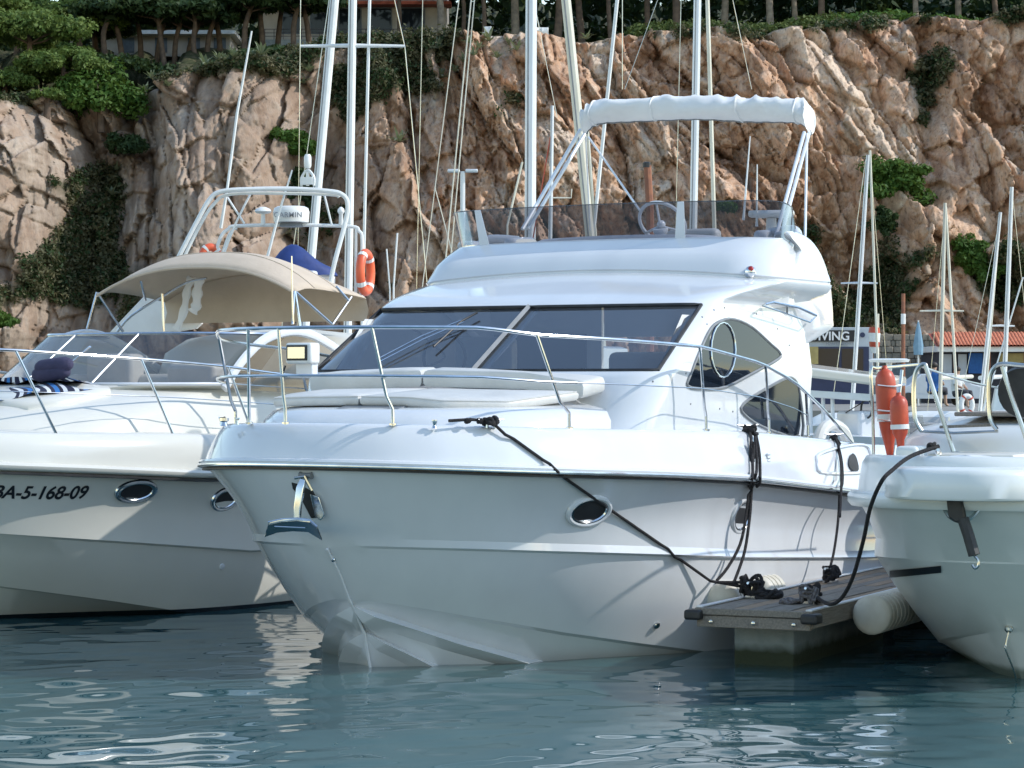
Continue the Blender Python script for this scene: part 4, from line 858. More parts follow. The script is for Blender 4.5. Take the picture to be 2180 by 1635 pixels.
def fender(c, L_, r, label, tilt):
    m = MB(); prof = [(0,.014),(.04,.025),(.10,r*.45),(L_*.35,r*.82),(L_*.55,r),(L_*.8,r),(L_*.9,r*.92),(L_*.96,r*.68),(L_*.99,r*.35),(L_,.02),(L_+.02,.018)]; c = Vector(c)
    m.lathe(prof, c, tilt, 18); o = m.build('fender', 'red_fender', None, smooth=60); tag(o, label, 'fender', 'red fenders in the bow rail basket')
    m = MB(); a = Vector(tilt).normalized(); m.lathe([(L_*.42,r*1.012),(L_*.5,r*1.014)], c, tilt, 18, caps=False); m.build('white_band', 'white_tape', o, smooth=60)
wq = lambda x, y, b: RA.world(*RA.pb(x, y, b))
fender(wq(1895, 978, -.93), .66, .076, 'red fender standing in the stainless bow basket, nearer the pier', (-.06,0,1))
fender(wq(1918, 966, -.80), .42, .066, 'red fender with white band, half hidden behind the other one', (-.04,.02,1))
m = MB(); m.lathe([(-.06,.10),(-.05,.17),(0,.185),(.05,.17),(.06,.10)], rp(2180,835,.9), (1,0,.1), 22); m.build('spotlight_drum', 'black_rub', rboat)
# its bow line to the pier
c_ = PX(1998, 950, 17.45); m = MB()
rope('mooring_rope', 'grey and black bow line sagging from the right-hand cruiser to the pier', [spline([c_, PX(1938,972,17.3), PX(1898,1002,17.12), PX(1876,1026,17.08), PX(1853,1080,17.3), PX(1838,1150,17.7), PX(1815,1230,18.2), PX(1790,1275,18.6), PX(1765,1286,18.8), k3+Vector((.03,0,-.02))], 6)], 'rope_black', [(k3, .085, 5, .014, 21, .8), (c_+Vector((-.05,0,0)), .03, 3, .012, 23, .6)], .0145)
m = MB(); knot(m, k3+Vector((-.02,-.03,.0)), .09, 6, .012, 31, .7); knot(m, k3+Vector((-.16,.0,-.05)), .09, 4, .011, 33, .15); tag(m.build('rope_coil', 'rope_grey', None, smooth=80, merge=False), 'grey rope heaped round the right-hand cleat of the pier', 'rope')
cleat(rboat, V(*RA.loc(np.array(PX(1998, 957, 17.45))))+Vector((0,0,-.10)), (1,.3,0), k=1.7)
# ================================================================== boats moored behind
def small_hull(par, L_, B, zf, za, mm='white_paint', zb=0, deckm='gel2'):
    r = Line(0, planf(B, 0, L_*.5, 2, 1.8), [0,L_*.5,L_], [zf,(zf+za)/2,za], L_); c = Line(L_*.07, planf(B*.82, L_*.07, L_*.5, 1.8, 1.5), [L_*.07,L_*.3,L_], [zf*.42,.1,.0], L_); k = Line(L_*.1, lambda l: 0.0, [L_*.1,L_*.25,L_], [0,-.3,-.35], L_)
    def sc(t):
        a, b, d = r.at(t), c.at(t), k.at(t); return [a, tuple(a[i]*.6+b[i]*.4 for i in range(3)), b, d]
    h = hull_mesh(sc).build('hull', mm, par, smooth=30)
    R = [[V(*q) for q in ((lambda a: [(a[0], a[1]*k_, a[2]+.04*(1-k_*k_)) for k_ in (1,.5,0,-.5,-1)])(r.at(t)))] for t in TS[::4]]; m = MB(); m.grid(R); m.build('deck', deckm, par, smooth=50)
    return r
def sailboat(label, D, p0, p1, r, mm, phi=30, L_=9.5, ztop=14.0, spreaders=(), stays=(), furl=None, cabin=True, hullm='white_paint', boom=True):
    a_, b_ = PX(*p0, D), PX(*p1, D); d = (b_-a_)/(b_.z-a_.z); foot = a_+d*(1.25-a_.z); head = a_+d*(ztop-a_.z)
    O = foot-Vector((sin(radians(phi)), cos(radians(phi)), 0))*L_*.42; fr = Frame(phi, O[:2]); e = fr.empty('sailing_boat'); tag(e, label, 'sailboat', None)
    W = lambda q: V(*fr.loc(np.array(q)))
    small_hull(e, L_, L_*.165, 1.15, .95, hullm)
    if cabin:
        tk = [ringp(.95, L_*.25, L_*.115, .5, L_*.72), ringp(1.28, L_*.28, L_*.105, .5, L_*.70), ringp(1.42, L_*.33, L_*.085, .4, L_*.68, .03)]; m = MB(); m.grid(tk); m.poly(tk[-1]); o = m.build('cabin', hullm, e, smooth=50)
    m = MB(); P = [W(foot.lerp(head, k/6)) for k in range(7)]; m.tube(P, [r,r,r,r,r*.97,r*.9,r*.8], 10, flat=1.0); mo = m.build('mast', mm, e)
    m = MB(); m.tube([q+Vector((-r*.98,0,0)) for q in P], r*.16, 5); m.build('mast_track', 'grey_rub', mo)
    if boom: m = MB(); q = W(foot)+Vector((0,0,1.0)); m.tube([q+Vector((.1,0,0)), q+Vector((L_*.42,0,.05))], .055, 8); m.build('boom', mm, e)
    for (xa, xb, y_) in spreaders: m = MB(); m.tube([W(PX(xa, y_, D)), W(PX((xa+xb)/2, y_-1, D)), W(PX(xb, y_, D))], [.02,.032,.02], 6); m.build('spreader', mm, e)
    for s_ in stays:
        qa, qb, rr_, m2 = s_; A, Bq = PX(*qa, D), PX(*qb, D); dd = (Bq-A)/(Bq.z-A.z); top = A+dd*(min(ztop*.96, max(A.z, 9.0))-A.z) if qa[1] <= 5 else A
        bot = A+dd*(max(1.1, min(Bq.z, 1.2))-A.z) if qb[1] > 380 and len(s_) == 4 else Bq
        m = MB(); m.tube([W(bot), W(bot.lerp(top, .5)), W(top)], rr_, 6); m.build('stay', m2, e)
    return fr, e
S1 = sailboat('sailing boat with slim white mast and wide white spreaders behind the beige canopy', 36, (751,0), (742,590), .058, 'white_paint', 26, spreaders=((640,862,98),), stays=(((787,0),(775,520),.022,'white_paint'),((700,5),(640,420),.006,'steel_old'),((840,0),(862,100),.006,'steel_old'),((862,100),(905,560),.006,'steel_old')))
S2 = sailboat('sailing boat with raked tapering white mast just behind the radar arch', 40, (712,0), (665,520), .072, 'white_paint', 34, spreaders=(), stays=(((640,0),(636,400),.006,'steel_old'),))
S3 = sailboat('sailing boat with stout grooved silver-white mast rising behind the flybridge screen', 42, (1131,0), (1129,430), .092, 'alu', 30, stays=(((1003,0),(952,520),.012,'mast_cream'),((1010,0),(962,520),.010,'mast_cream'),((977,0),(926,400),.008,'mast_cream'),((926,400),(958,520),.008,'mast_cream'),((1140,20),(1186,250),.006,'steel_old'),((900,0),(888,560),.006,'steel_old')))
S4 = sailboat('sailing boat with thick cream mast leaning beside the folded white bimini', 45, (1205,0), (1256,500), .085, 'mast_cream', 22, stays=(((1314,0),(1264,490),.032,'white_paint'),((1325,0),(1325,190),.006,'steel_old'),((1250,270),(1266,480),.028,'mast_cream')))
S5 = sailboat('sailing boat with bluish silver mast passing behind the middle of the bimini', 44, (1485,0), (1477,430), .066, 'alu', 28, stays=(((1506,0),(1521,490),.036,'mast_cream'),((1450,0),(1440,430),.006,'steel_old'),((1400,0),(1330,190),.006,'steel_old'),((1560,0),(1600,190),.006,'steel_old')))
S6 = sailboat('small sailing boat whose short thin mast carries a red line beside the stout mast', 38, (1176,225), (1172,470), .030, 'alu', 30, 7.0, ztop=PX(1176,225,38).z, stays=(((1172,290),(1148,430),.010,'red_fender'),))
m = MB(); m.tube([V(*S6[0].loc(np.array(PX(x, y, 38)))) for x, y in ((1172,421),(1216,421),(1217,402))], .012, 6); m.build('crosstree', 'mast_cream', S6[1])
for lab, p0, p1, D, r, mm, ph, st, sp in (('grey-masted sailing boat with a white crosstree behind the yacht wing', (1848,330), (1822,745), 62, .055, 'alu', 20, (((1852,320),(1868,760),.03,'mast_cream'),((1843,340),(1795,690),.008,'steel_old'),((1852,335),(1870,560),.006,'steel_old')), ((1790,1868,603),)),
    ('sailing boat with slender mast and furled cream headsail next to the tiled roof', (2012,432), (2003,790), 66, .05, 'mast_cream', 24, (((2013,440),(2034,790),.035,'mast_cream'),((2010,470),(1990,700),.006,'steel_old')), ((1958,2052,662),)),
    ('sailing boat with white mast leaning over the diving quay, furled sail alongside', (2130,452), (2094,800), 64, .05, 'white_paint', 22, (((2128,470),(2110,690),.03,'mast_cream'),((2126,480),(2060,780),.006,'steel_old')), ((2100,2160,694),)),
    ('sailing boat whose straight white mast stands in front of the tiled roof', (2154,398), (2139,790), 60, .055, 'white_paint', 26, (((2178,590),(2118,790),.018,'white_paint'),((2156,420),(2180,640),.006,'steel_old')), ())):
    sailboat(lab, D, p0, p1, r, mm, ph, 8.0, PX(*p0, D).z, sp, st)
# ---- old wooden mast and aerial poles
def pole(name, label, cat, D, pts, r, mm, z0=1.0):
    P = [PX(x, y, D) for x, y in pts]; b = P[-1].copy(); b.z = z0; m = MB(); m.tube(P+[b], r, 8); o = m.build(name, mm); return tag(o, label, cat)
o = pole('mooring_pile', 'rust-brown wooden pile with dark cap standing behind the steering wheel', 'pile', 50, ((1378,352),(1384,450)), .075, 'rust_pole', -.5)
m = MB(); q = PX(1377,350,50); m.lathe([(-.06,.082),(.03,.082),(.05,.05)], q, (0,0,1), 10); m.build('cap', 'black_rub', o)
pole('whip_aerial', 'thin cream whip aerial slanting behind the flybridge screen, left of the stout mast', 'aerial', 34, ((1112,345),(1080,480)), .014, 'mast_cream', 2.0)
pole('whip_aerial', 'thin white whip aerial standing behind the roof of the yacht, by the lifebuoy', 'aerial', 34, ((846,496),(838,610)), .012, 'white_paint', 2.0)
pole('whip_aerial', 'short white rod beside the taller aerial, by the lifebuoy', 'aerial', 34, ((823,530),(830,615)), .010, 'white_paint', 2.0)
# ================================================================== boat with the radar arch
AD = 31.0; AF = Frame(30, PX(560, 800, AD-3.0)[:2]); arch = AF.empty('fishing_cruiser'); tag(arch, 'white cruiser with tubular radar arch, scanner and blue cover behind the beige canopy', 'boat')
aw = lambda x, y, dD=0: V(*AF.loc(np.array(PX(x, y, AD+dD))))
small_hull(arch, 8.5, 1.5, 1.35, 1.15, 'gel2')
tk = [ringp(1.2, 2.0, 1.15, .5, 6.5), ringp(2.0, 2.4, 1.1, .45, 6.5), ringp(2.55, 3.2, 1.05, .4, 6.5), ringp(2.62, 3.4, .95, .4, 6.5, .04)]; m = MB(); m.grid(tk); m.poly(tk[-1]); m.build('wheelhouse', 'gel2', arch, smooth=50)
for nm, L, r, dD in (('arch_tube', [(366,575),(420,470),(446,425),(470,408),(530,403),(620,402),(700,407),(728,414),(740,432),(736,470),(712,560),(704,600)], .028, 0), ('arch_tube', [(378,575),(432,468),(458,432),(480,416),(540,411),(700,414),(722,420)], .020, .05), ('arch_tube', [(452,560),(470,505),(486,488),(505,481),(620,479),(745,482),(764,492),(771,515),(768,640)], .022, .8), ('arch_tube', [(466,560),(488,498),(505,486)], .014, .8), ('arch_tube', [(758,484),(757,640)], .018, .8), ('arch_brace', [(484,420),(520,476)], .013, .3), ('arch_brace', [(690,413),(706,478)], .013, .3), ('arch_brace', [(540,400),(500,480),(470,560)], .013, .3)):
    m = MB(); m.tube(spline([aw(x, y, dD) for x, y in L], 4), r, 8); m.build(nm, 'white_paint', arch)
for P, r in ((((536,66),(505,240),(484,400),(470,486)), .022), (((622,362),(595,450),(568,552)), .020)):
    m = MB(); m.tube([aw(*q, .2) for q in P], [r*.5]+[r*.8]*(len(P)-2)+[r], 6); m.build('rod_holder_pole', 'white_paint', arch)
c = aw(620,457,.8); m = MB(); m.lathe([(-.10,.16),(-.095,.215),(.03,.225),(.08,.21),(.10,.17),(.105,.02)], c, (0,0,1), 28); rd = m.build('radar_dome', 'white_paint', arch, smooth=50)
m = MB(); m.lathe([(0,.15),(.06,.13)], c-Vector((0,0,.15)), (0,0,1), 20); m.build('dome_foot', 'grey_rub', rd)
rr_ = Matrix(AF.empty('x').matrix_basis) if 0 else Matrix.Rotation(-(pi/2-AF.phi), 4, 'Z') @ Matrix.Rotation(pi/2, 4, 'X')
M = rr_.copy(); M.translation = c+(Matrix.Rotation(-(pi/2-AF.phi), 3, 'Z') @ Vector((-.02,-.24,-.045)))
t_ = text('lettering', 'GARMIN', .085, 'print_grey', M, rd, ext=.003, align='CENTER', bold=.002, space=1.1); t_.matrix_parent_inverse = Matrix(); 
for x, y, r in ((560,452,.105),(726,452,.045)):
    q = aw(x, y, .8); m = MB(); m.lathe([(-.16,.03),(-.02,.025),(-.01,r*.8),(.01,r),(.04,r*.85),(.065,r*.3),(.068,.001)], q, (0,0,1), 18); m.build('gps_aerial', 'white_paint', arch, smooth=60)
q = aw(655,385,.2); m = MB(); m.lathe([(-.03,.02),(.14,.02)], q-Vector((0,0,.03)), (0,0,1), 8); m.tube(spline([q+Vector((0,-.09,-.06)), q+Vector((0,-.09,.04)), q+Vector((0,0,.13)), q+Vector((0,.09,.04)), q+Vector((0,.09,-.06))], 4), .018, 6); m.box(q+Vector((0,0,.0)), (.06,.17,.09)); o = m.build('lamp_bracket', 'white_paint', arch)
m = MB(); m.lathe([(0,.03),(.03,.045),(.14,.045),(.17,.03),(.172,.001)], q+Vector((0,0,.15)), (0,0,1), 14); m.build('mast_lamp', 'white_paint', o, smooth=40)
# blue cover
cx_ = aw(645,560,.3); G = []
for i in range(13):
    t = i/12; w_ = sin(pi*min(1, max(0, t))**.8)**.55 if 0 < t < 1 else .02; h_ = .32*w_*(1+.25*sin(6*t)); l_ = -.42+.84*t
    G.append([cx_+(Matrix.Rotation(-(pi/2-AF.phi), 3, 'Z') @ Vector((l_, -.22*w_*cos(pi*k/10)-.0, -.16+h_*sin(pi*k/10)+.015*sin(7*k+9*t)))) for k in range(11)])
m = MB(); m.grid(G); m.build('winch_cover', 'canvas_blue', arch, smooth=60)
m = MB(); m.box(cx_-Vector((0,0,.25)), (.7,.5,.3)); m.build('winch_box', 'gel2', arch, bevel=.03)
# lifebuoys
def lifebuoy(label, c, R, r, n, u, squash=.75):
    c, n, u = Vector(c), Vector(n).normalized(), Vector(u).normalized(); w_ = n.cross(u); m = MB(); K = [2*pi*i/36 for i in range(36)]
    m.tube([c+(u*cos(k)*R+w_*sin(k)*R*squash) for k in K], r, 10, closed=True); o = m.build('lifebuoy', 'orange', None, smooth=70); tag(o, label, 'lifebuoy')
    for a in (.6, 2.2, 3.9, 5.5):
        m = MB(); m.tube([c+(u*cos(a+d_)*R+w_*sin(a+d_)*R*squash) for d_ in (-.12,-.04,.04,.12)], r*1.06, 10, caps=False); m.build('white_band', 'white_tape', o)
    return o
lifebuoy('orange lifebuoy hanging upright on the arch post, next to the yacht roof', PX(778,580,AD+.6), .235, .058, (.93,-.30,.1), (0,0,1))
lifebuoy('orange lifebuoy half hidden by the beige canopy, below the arch', PX(448,552,AD+.8), .15, .05, (.4,-1,.3), (0,0,1))
# ================================================================== boats beyond, seen through the gap right of the yacht
HT = Frame(62, PX(1640, 820, 44)[:2]); hb_ = HT.empty('hardtop_boat'); tag(hb_, 'white open boat with long flat hardtop seen behind the yacht rail', 'boat')
small_hull(hb_, 7.5, 1.35, 1.25, 1.0, 'gel2'); hw = lambda x, y, dD=0: V(*HT.loc(np.array(PX(x, y, 44+dD))))
q = [hw(1690,800), hw(1905,826), hw(1930,822,1.8), hw(1725,795,1.8)]; m = MB(); m.slab(q, (0,0,1), .17); m.build('hardtop', 'cream', hb_, bevel=.04, bseg=3)
q = [hw(1712,830,.1), hw(1905,842,.1), hw(1905,858,.1), hw(1712,845,.1)]; m = MB(); m.slab(q, (hw(1712,830,1.6)-hw(1712,830,.1)), 1.4); m.build('hardtop_frame', 'white_paint', hb_, bevel=.02)
for x in (1725, 1752, 1772, 1890): m = MB(); m.tube([hw(x,840,.3), hw(x+2,950,.3)], .035, 8); m.build('hardtop_post', 'alu', hb_)
m = MB(); m.lathe([(-.14,.05),(0,.05),(.01,.34),(.05,.36),(.07,.3)], hw(1893,772,.9), (0,0,1), 20); m.build('radar_scanner', 'white_paint', hb_, smooth=40)
m = MB(); m.box(hw(1850,905,.6), (.9,.7,.5)); m.build('console', 'gel2', hb_, bevel=.06, bseg=3)
q = [hw(1800,880,.4), hw(1850,850,.4), hw(1850,850,1.2), hw(1800,880,1.2)]; m = MB(); m.slab(q, (0,0,1), .02); m.build('windscreen', 'glass_dark', hb_)
m = MB(); m.tube(spline([hw(1845,870,.2)+Vector((0,.16*cos(2*pi*k/12),.16*sin(2*pi*k/12))) for k in range(12)], 2, closed=True), .02, 6, closed=True); m.build('steering_wheel', 'black_rub', hb_)
def launch(label, px_, y_w, D, phi, L_, cover, hullm='gel2'):
    O = PX(px_, 820, D); fr = Frame(phi, O[:2]); e = fr.empty('motor_launch'); tag(e, label, 'boat'); small_hull(e, L_, L_*.19, .85, .7, hullm)
    tk = [ringp(.7, L_*.3, L_*.13, .3, L_*.6), ringp(1.0, L_*.33, L_*.12, .3, L_*.6)]; m = MB(); m.grid(tk); m.poly(tk[-1]); m.build('console', cover, e, smooth=50)
    ws_ = [ringp(1.0, L_*.36, L_*.11, .25, L_*.5), ringp(1.4, L_*.44, L_*.10, .25, L_*.5)]; m = MB(); m.grid(ws_); m.build('windscreen', 'tint_cream', e, smooth=50)
    m = MB(); m.box(V(L_*.98, 0, .75), (.4,.32,.5)); m.box(V(L_*1.0, 0, .3), (.16,.14,.8)); m.build('outboard_motor', 'cloth_dark', e, bevel=.06, bseg=3)
    m = MB(); m.tube([V(.25,-L_*.05,.9), V(.2,-L_*.06,1.3), V(L_*.05,0,1.35), V(.2,L_*.06,1.3), V(.25,L_*.05,.9)], .015, 6); m.build('bow_rail', 'steel', e)
    return e
launch('small white launch with grey console moored behind the hardtop boat', 1775, 0, 56, 40, 5.5, 'grey_rub')
launch('small white launch with blue cover moored behind the red fenders', 1900, 0, 53, 25, 5.0, 'canvas_blue')
launch('small white launch with cream console below the tiled-roof quay', 2010, 0, 50, 60, 5.5, 'cream_deck')
launch('small white launch with dark console near the grey cabin boat', 2120, 0, 58, 35, 6.0, 'cloth_dark')
GB = Frame(50, PX(2085, 820, 36)[:2]); gb = GB.empty('grey_cabin_boat'); tag(gb, 'light grey high-sided cabin boat behind the right-hand pulpit', 'boat'); small_hull(gb, 8.5, 1.5, 1.5, 1.3, 'gel_old')
tk = [ringp(1.2, 1.2, 1.15, .4, 7.5), ringp(2.05, 1.4, 1.12, .4, 7.5), ringp(2.25, 1.7, 1.0, .35, 7.5, .04)]; m = MB(); m.grid(tk); m.poly(tk[-1]); m.build('cabin', 'gel_old', gb, smooth=45)
for b in (-1.13, 1.13): m = MB(); m.lathe([(0,.15),(.02,.15),(.025,.12)], V(2.2, b, 1.8), (0,-1 if b > 0 else 1,0), 18); m.build('porthole', 'dark_in', gb)
lb = lifebuoy('white and red lifebuoy lying on a launch below the seated people', PX(2058,862,49), .17, .05, (.2,-1,.6), (0,0,1)); lb.data.materials[0] = MATS['white_tape']
for c_ in lb.children: c_.name = 'red_band'; c_.data.materials[0] = MATS['red_fender']
# ---- people sitting on the boats
def person(label, loc, shirt, rz, seated=True):
    e = thing('person', label, 'person', loc, rz); S = 1.0
    P = {'hip':(0,0,.5),'belly':(0,0,.7),'chest':(0,-.02,.92),'neck':(0,-.02,1.08),'head':(0,-.05,1.2),'top':(0,-.04,1.3),'sl':(-.17,-.02,1.0),'el':(-.24,-.1,.75),'hl':(-.15,-.32,.66),'sr':(.17,-.02,1.0),'er':(.25,-.1,.76),'hr':(.16,-.3,.62),'kl':(-.12,-.42,.52),'al':(-.13,-.46,.1),'fl':(-.13,-.6,.05),'kr':(.12,-.42,.52),'ar':(.14,-.44,.1),'fr':(.14,-.58,.05),'hpl':(-.1,0,.5),'hpr':(.1,0,.5)}
    R = {'hip':.13,'belly':.13,'chest':.15,'neck':.06,'head':.10,'top':.07,'sl':.07,'el':.045,'hl':.04,'sr':.07,'er':.045,'hr':.04,'kl':.065,'al':.045,'fl':.04,'kr':.065,'ar':.045,'fr':.04,'hpl':.09,'hpr':.09}
    N = list(P); E = [('hip','belly'),('belly','chest'),('chest','neck'),('neck','head'),('head','top'),('chest','sl'),('sl','el'),('el','hl'),('chest','sr'),('sr','er'),('er','hr'),('hip','hpl'),('hpl','kl'),('kl','al'),('al','fl'),('hip','hpr'),('hpr','kr'),('kr','ar'),('ar','fr')]
    me = bpy.data.meshes.new('body'); me.from_pydata([P[n] for n in N], [(N.index(a), N.index(b)) for a, b in E], []); o = bpy.data.objects.new('body', me); COL.objects.link(o); o.parent = e
    md = o.modifiers.new('s', 'SKIN'); md.use_smooth_shade = True
    for i, n in enumerate(N): me.skin_vertices[0].data[i].radius = (R[n], R[n]); me.skin_vertices[0].data[i].use_root = (n == 'hip')
    o.modifiers.new('u', 'SUBSURF').render_levels = 1; me.materials.append(MATS['skin'])
    m = MB(); m.grid([[Vector((cos(k)*rx, -.01+sin(k)*ry, z)) for k in [2*pi*i/16 for i in range(16)]] for z, rx, ry in ((.48,.2,.17),(.6,.185,.165),(.8,.2,.17),(.95,.225,.165),(1.03,.2,.13),(1.08,.09,.09))], cv=True)
    for s in (-1, 1): m.tube([Vector((s*.16,-.02,1.0)), Vector((s*.215,-.05,.88)), Vector((s*.245,-.09,.78))], [.095,.08,.07], 8)
    m.build('shirt', shirt, e, smooth=60)
    m = MB(); [m.tube([Vector((s*.09,.02,.5)), Vector((s*.12,-.2,.53)), Vector((s*.125,-.42,.52)), Vector((s*.13,-.44,.38))], [.12,.105,.09,.08], 10) for s in (-1, 1)]; m.build('shorts', 'cloth_dark', e, smooth=60)
    m = MB(); m.ball((0,-.025,1.25), .115, 12, (1,1.05,.85)); m.build('hair', 'hair', e, smooth=60)
    return e
person('person in a blue shirt sitting on a boat behind the pulpit loop', PX(1987,864,76)-Vector((0,0,.05)), 'cloth_blue', 2.4)
person('person in a white shirt sitting on a boat below the diving quay', PX(2036,872,80)-Vector((0,0,.0)), 'cloth_white', .9)
# ================================================================== noise tools
def vn(x, y, seed):
    r = np.random.default_rng(seed).random((256, 256)); xi, yi = np.floor(x).astype(int), np.floor(y).astype(int); fx, fy = x-xi, y-yi; fx = fx*fx*(3-2*fx); fy = fy*fy*(3-2*fy)
    g = lambda a, b: r[a % 256, b % 256]
    return (g(xi,yi)*(1-fx)+g(xi+1,yi)*fx)*(1-fy)+(g(xi,yi+1)*(1-fx)+g(xi+1,yi+1)*fx)*fy
def fbm(x, y, seed, o=5, gain=.5):
    s = 0; a = 1; t = 0
    for i in range(o): s = s+a*vn(x*2**i+17*i, y*2**i+31*i, seed+i); t += a; a *= gain
    return s/t*2-1
def ridged(x, y, seed, o=4): 
    s = 0; a = 1; t = 0
    for i in range(o): s = s+a*(1-np.abs(vn(x*2**i+7*i, y*2**i+3*i, seed+i)*2-1)); t += a; a *= .5
    return s/t*2-1
def facets(x, y, seed, tilt=.35, crack=.5, cw=.05):
    """broken rock: each random cell is a plane with its own height and tilt"""
    rr0 = np.random.default_rng(seed); J = rr0.random((128,128,2)); Hh = rr0.random((128,128)); Gd = rr0.normal(0, tilt, (128,128,2))
    xi, yi = np.floor(x).astype(int), np.floor(y).astype(int); bd = np.full(x.shape, 9.0); b2 = np.full(x.shape, 9.0); out = np.zeros(x.shape); hs = np.zeros(x.shape); Tn = rr0.random((128,128))
    for a in (-1,0,1):
        for b in (-1,0,1):
            ci, cj = (xi+a) % 128, (yi+b) % 128; sx, sy = xi+a+J[ci,cj,0], yi+b+J[ci,cj,1]; dx, dy = x-sx, y-sy; d = dx*dx+dy*dy; k = d < bd
            b2 = np.where(k, bd, np.minimum(b2, d)); bd = np.where(k, d, bd); out = np.where(k, Hh[ci,cj]+Gd[ci,cj,0]*dx+Gd[ci,cj,1]*dy, out); hs = np.where(k, Tn[ci,cj], hs)
    return out-.5-crack*np.exp(-(np.sqrt(b2)-np.sqrt(bd))/cw), hs
# ================================================================== quay and cliff
KX = 165/F                                            # metres per photo pixel at the cliff
TOPX = [-600,-100,0,60,130,180,260,330,420,520,610,650,720,900,1100,1250,1340,1500,1600,1700,1760,1900,2000,2080,2180,2700]
TOPY = [250,258,262,240,238,256,236,212,186,166,162,140,102,96,96,112,88,88,106,90,76,58,64,74,46,40]
def sm(t): t = np.clip(t, 0, 1); return t*t*(3-2*t)
def blob(px, py, cx, cy, rx, ry, rot=0): c, s = cos(rot), sin(rot); dx, dy = px-cx, py-cy; u, v = (dx*c+dy*s)/rx, (-dx*s+dy*c)/ry; return np.exp(-(u*u+v*v))
def cliff():
    nx, nz = 1150, 250; Xs = np.concatenate([np.linspace(-75, -36, 170)[:-1], np.linspace(-36, 36, 812), np.linspace(36, 75, 170)[1:]]); nx = len(Xs); pxs = CX+Xs/KX; zt = 2.1+(CY-np.interp(pxs, TOPX, TOPY))*170/F; z0 = .9
    X = np.repeat(Xs[None], nz, 0); S = np.linspace(0, 1, nz)[:,None]; Z = z0+(zt[None]-z0)*S
    PXx = CX+X/KX; PYy = CY-(Z-H)/KX
    Y = 150+Z*.62
    # buttresses and gullies
    Y += -3.2*blob(PXx,PYy,70,460,120,330)-3.6*blob(PXx,PYy,500,470,130,330,.12)+4.5*blob(PXx,PYy,245,500,75,330,.1)+4.2*blob(PXx,PYy,690,420,90,360)-2.6*blob(PXx,PYy,1000,520,170,300,.15)+1.6*blob(PXx,PYy,1330,420,60,260,.1)-2.0*blob(PXx,PYy,1560,300,160,260)+2.4*blob(PXx,PYy,1800,600,110,200)-1.8*blob(PXx,PYy,2060,280,110,250)+2.6*blob(PXx,PYy,2090,640,70,130)-1.5*blob(PXx,PYy,1930,600,60,120)+2.0*blob(PXx,PYy,1960,250,26,200,.1)
    dip = np.interp(PXx, [0,500,1100,1500,2200], [1.40,1.35,1.28,1.05,1.18])+.20*fbm(X*.07, Z*.07, 77, 2)                       # strata plunge to the right
    u = X*np.sin(dip)+Z*np.cos(dip); v = -X*np.cos(dip)+Z*np.sin(dip)
    wq = fbm(X*.09, Z*.09, 90, 2)*1.0; u2 = u+wq; 
    wz = fbm(X*1.2, Z*1.2, 91, 4)*.10
    fA, hA = facets(u2*.30+wz, v*.075, 3, .8, .30, .05); fB, hB = facets(u2*.62+9+wz, v*.27, 4, .9, .34, .08); fC, hC = facets(u2*1.8+wz, v*.55, 6, .8, 0); fD, hD = facets(u2*4.2+wz, v*1.7, 8, .8, 0)
    fE, hE = facets(X*.55+2*wz, Z*.42, 12, .8, .30, .07); fG, hG = facets(X*1.5+wz, Z*1.3+wz, 13, .8, 0)
    rough = sm(.38+fbm(X*.12, Z*.12, 33, 3)*1.8)                                                   # smooth slabs here, shattered rock there
    Y += -.7*ridged(u2*.16, v*.05, 5, 3)-2.3*fA-1.0*fB-.65*fE-(.12+.40*rough)*fC-(.08+.28*rough)*fG-(.05+.18*rough)*fD-.10*fbm(X*3, Z*3, 40, 4, .65)
    tone = .36*hA+.22*hB+.26*hE+.16*hG
    # vegetation mask
    N = fbm(X*.35, Z*.35, 60, 4)
    veg = .62*blob(PXx,PYy,235,400,70,200,.16)+.6*blob(PXx,PYy,690,420,75,240,.1)+.35*blob(PXx,PYy,170,560,120,120)+1.25*blob(PXx,PYy,800,170,170,90,-.5)+.75*blob(PXx,PYy,130,620,220,90)+.7*blob(PXx,PYy,1790,640,120,80)+1.2*blob(PXx,PYy,2085,600,60,110)+.8*blob(PXx,PYy,1700,530,60,120)+.9*blob(PXx,PYy,1970,180,40,110,.2)+.8*blob(PXx,PYy,900,600,90,80)+.6*blob(PXx,PYy,400,330,30,140,.4)
    veg += .75*sm((S-.93)/.07)+.55*sm((.12-S)/.12)-.25
    veg = sm((veg+N*1.0-.32)/.4)
    Y += -.5*veg*(.5+fbm(X*1.1, Z*1.1, 70, 3))
    rows = [np.stack([X, Y, Z], -1)]
    # top of the headland going back
    top = rows[0][-1]; ext = []
    hill = np.interp(pxs, TOPX, TOPY); up = np.clip((hill-95)*170/F, 0, 6)
    for dY, dz, k in ((1.0,.12,0),(2.5,.25,.02),(5,.4,.08),(9,.7,.3),(14,1.0,.7),(22,1.4,1),(34,2.0,1),(60,5,1),(110,18,1)): 
        q = top.copy(); q[:,1] += dY+.3*fbm(Xs*.7, Xs*0+dY, 80, 3); q[:,2] += dz+up*k+.15*fbm(Xs*.9, Xs*0+dY*2, 81, 3); ext.append(q)
    P = np.concatenate([rows[0], np.stack(ext)], 0); vg = np.concatenate([veg, np.ones((len(ext), nx))], 0); ny = P.shape[0]
    idx = np.arange(ny*nx).reshape(ny, nx); Q = np.stack([idx[:-1,:-1], idx[:-1,1:], idx[1:,1:], idx[1:,:-1]], -1).reshape(-1, 4)
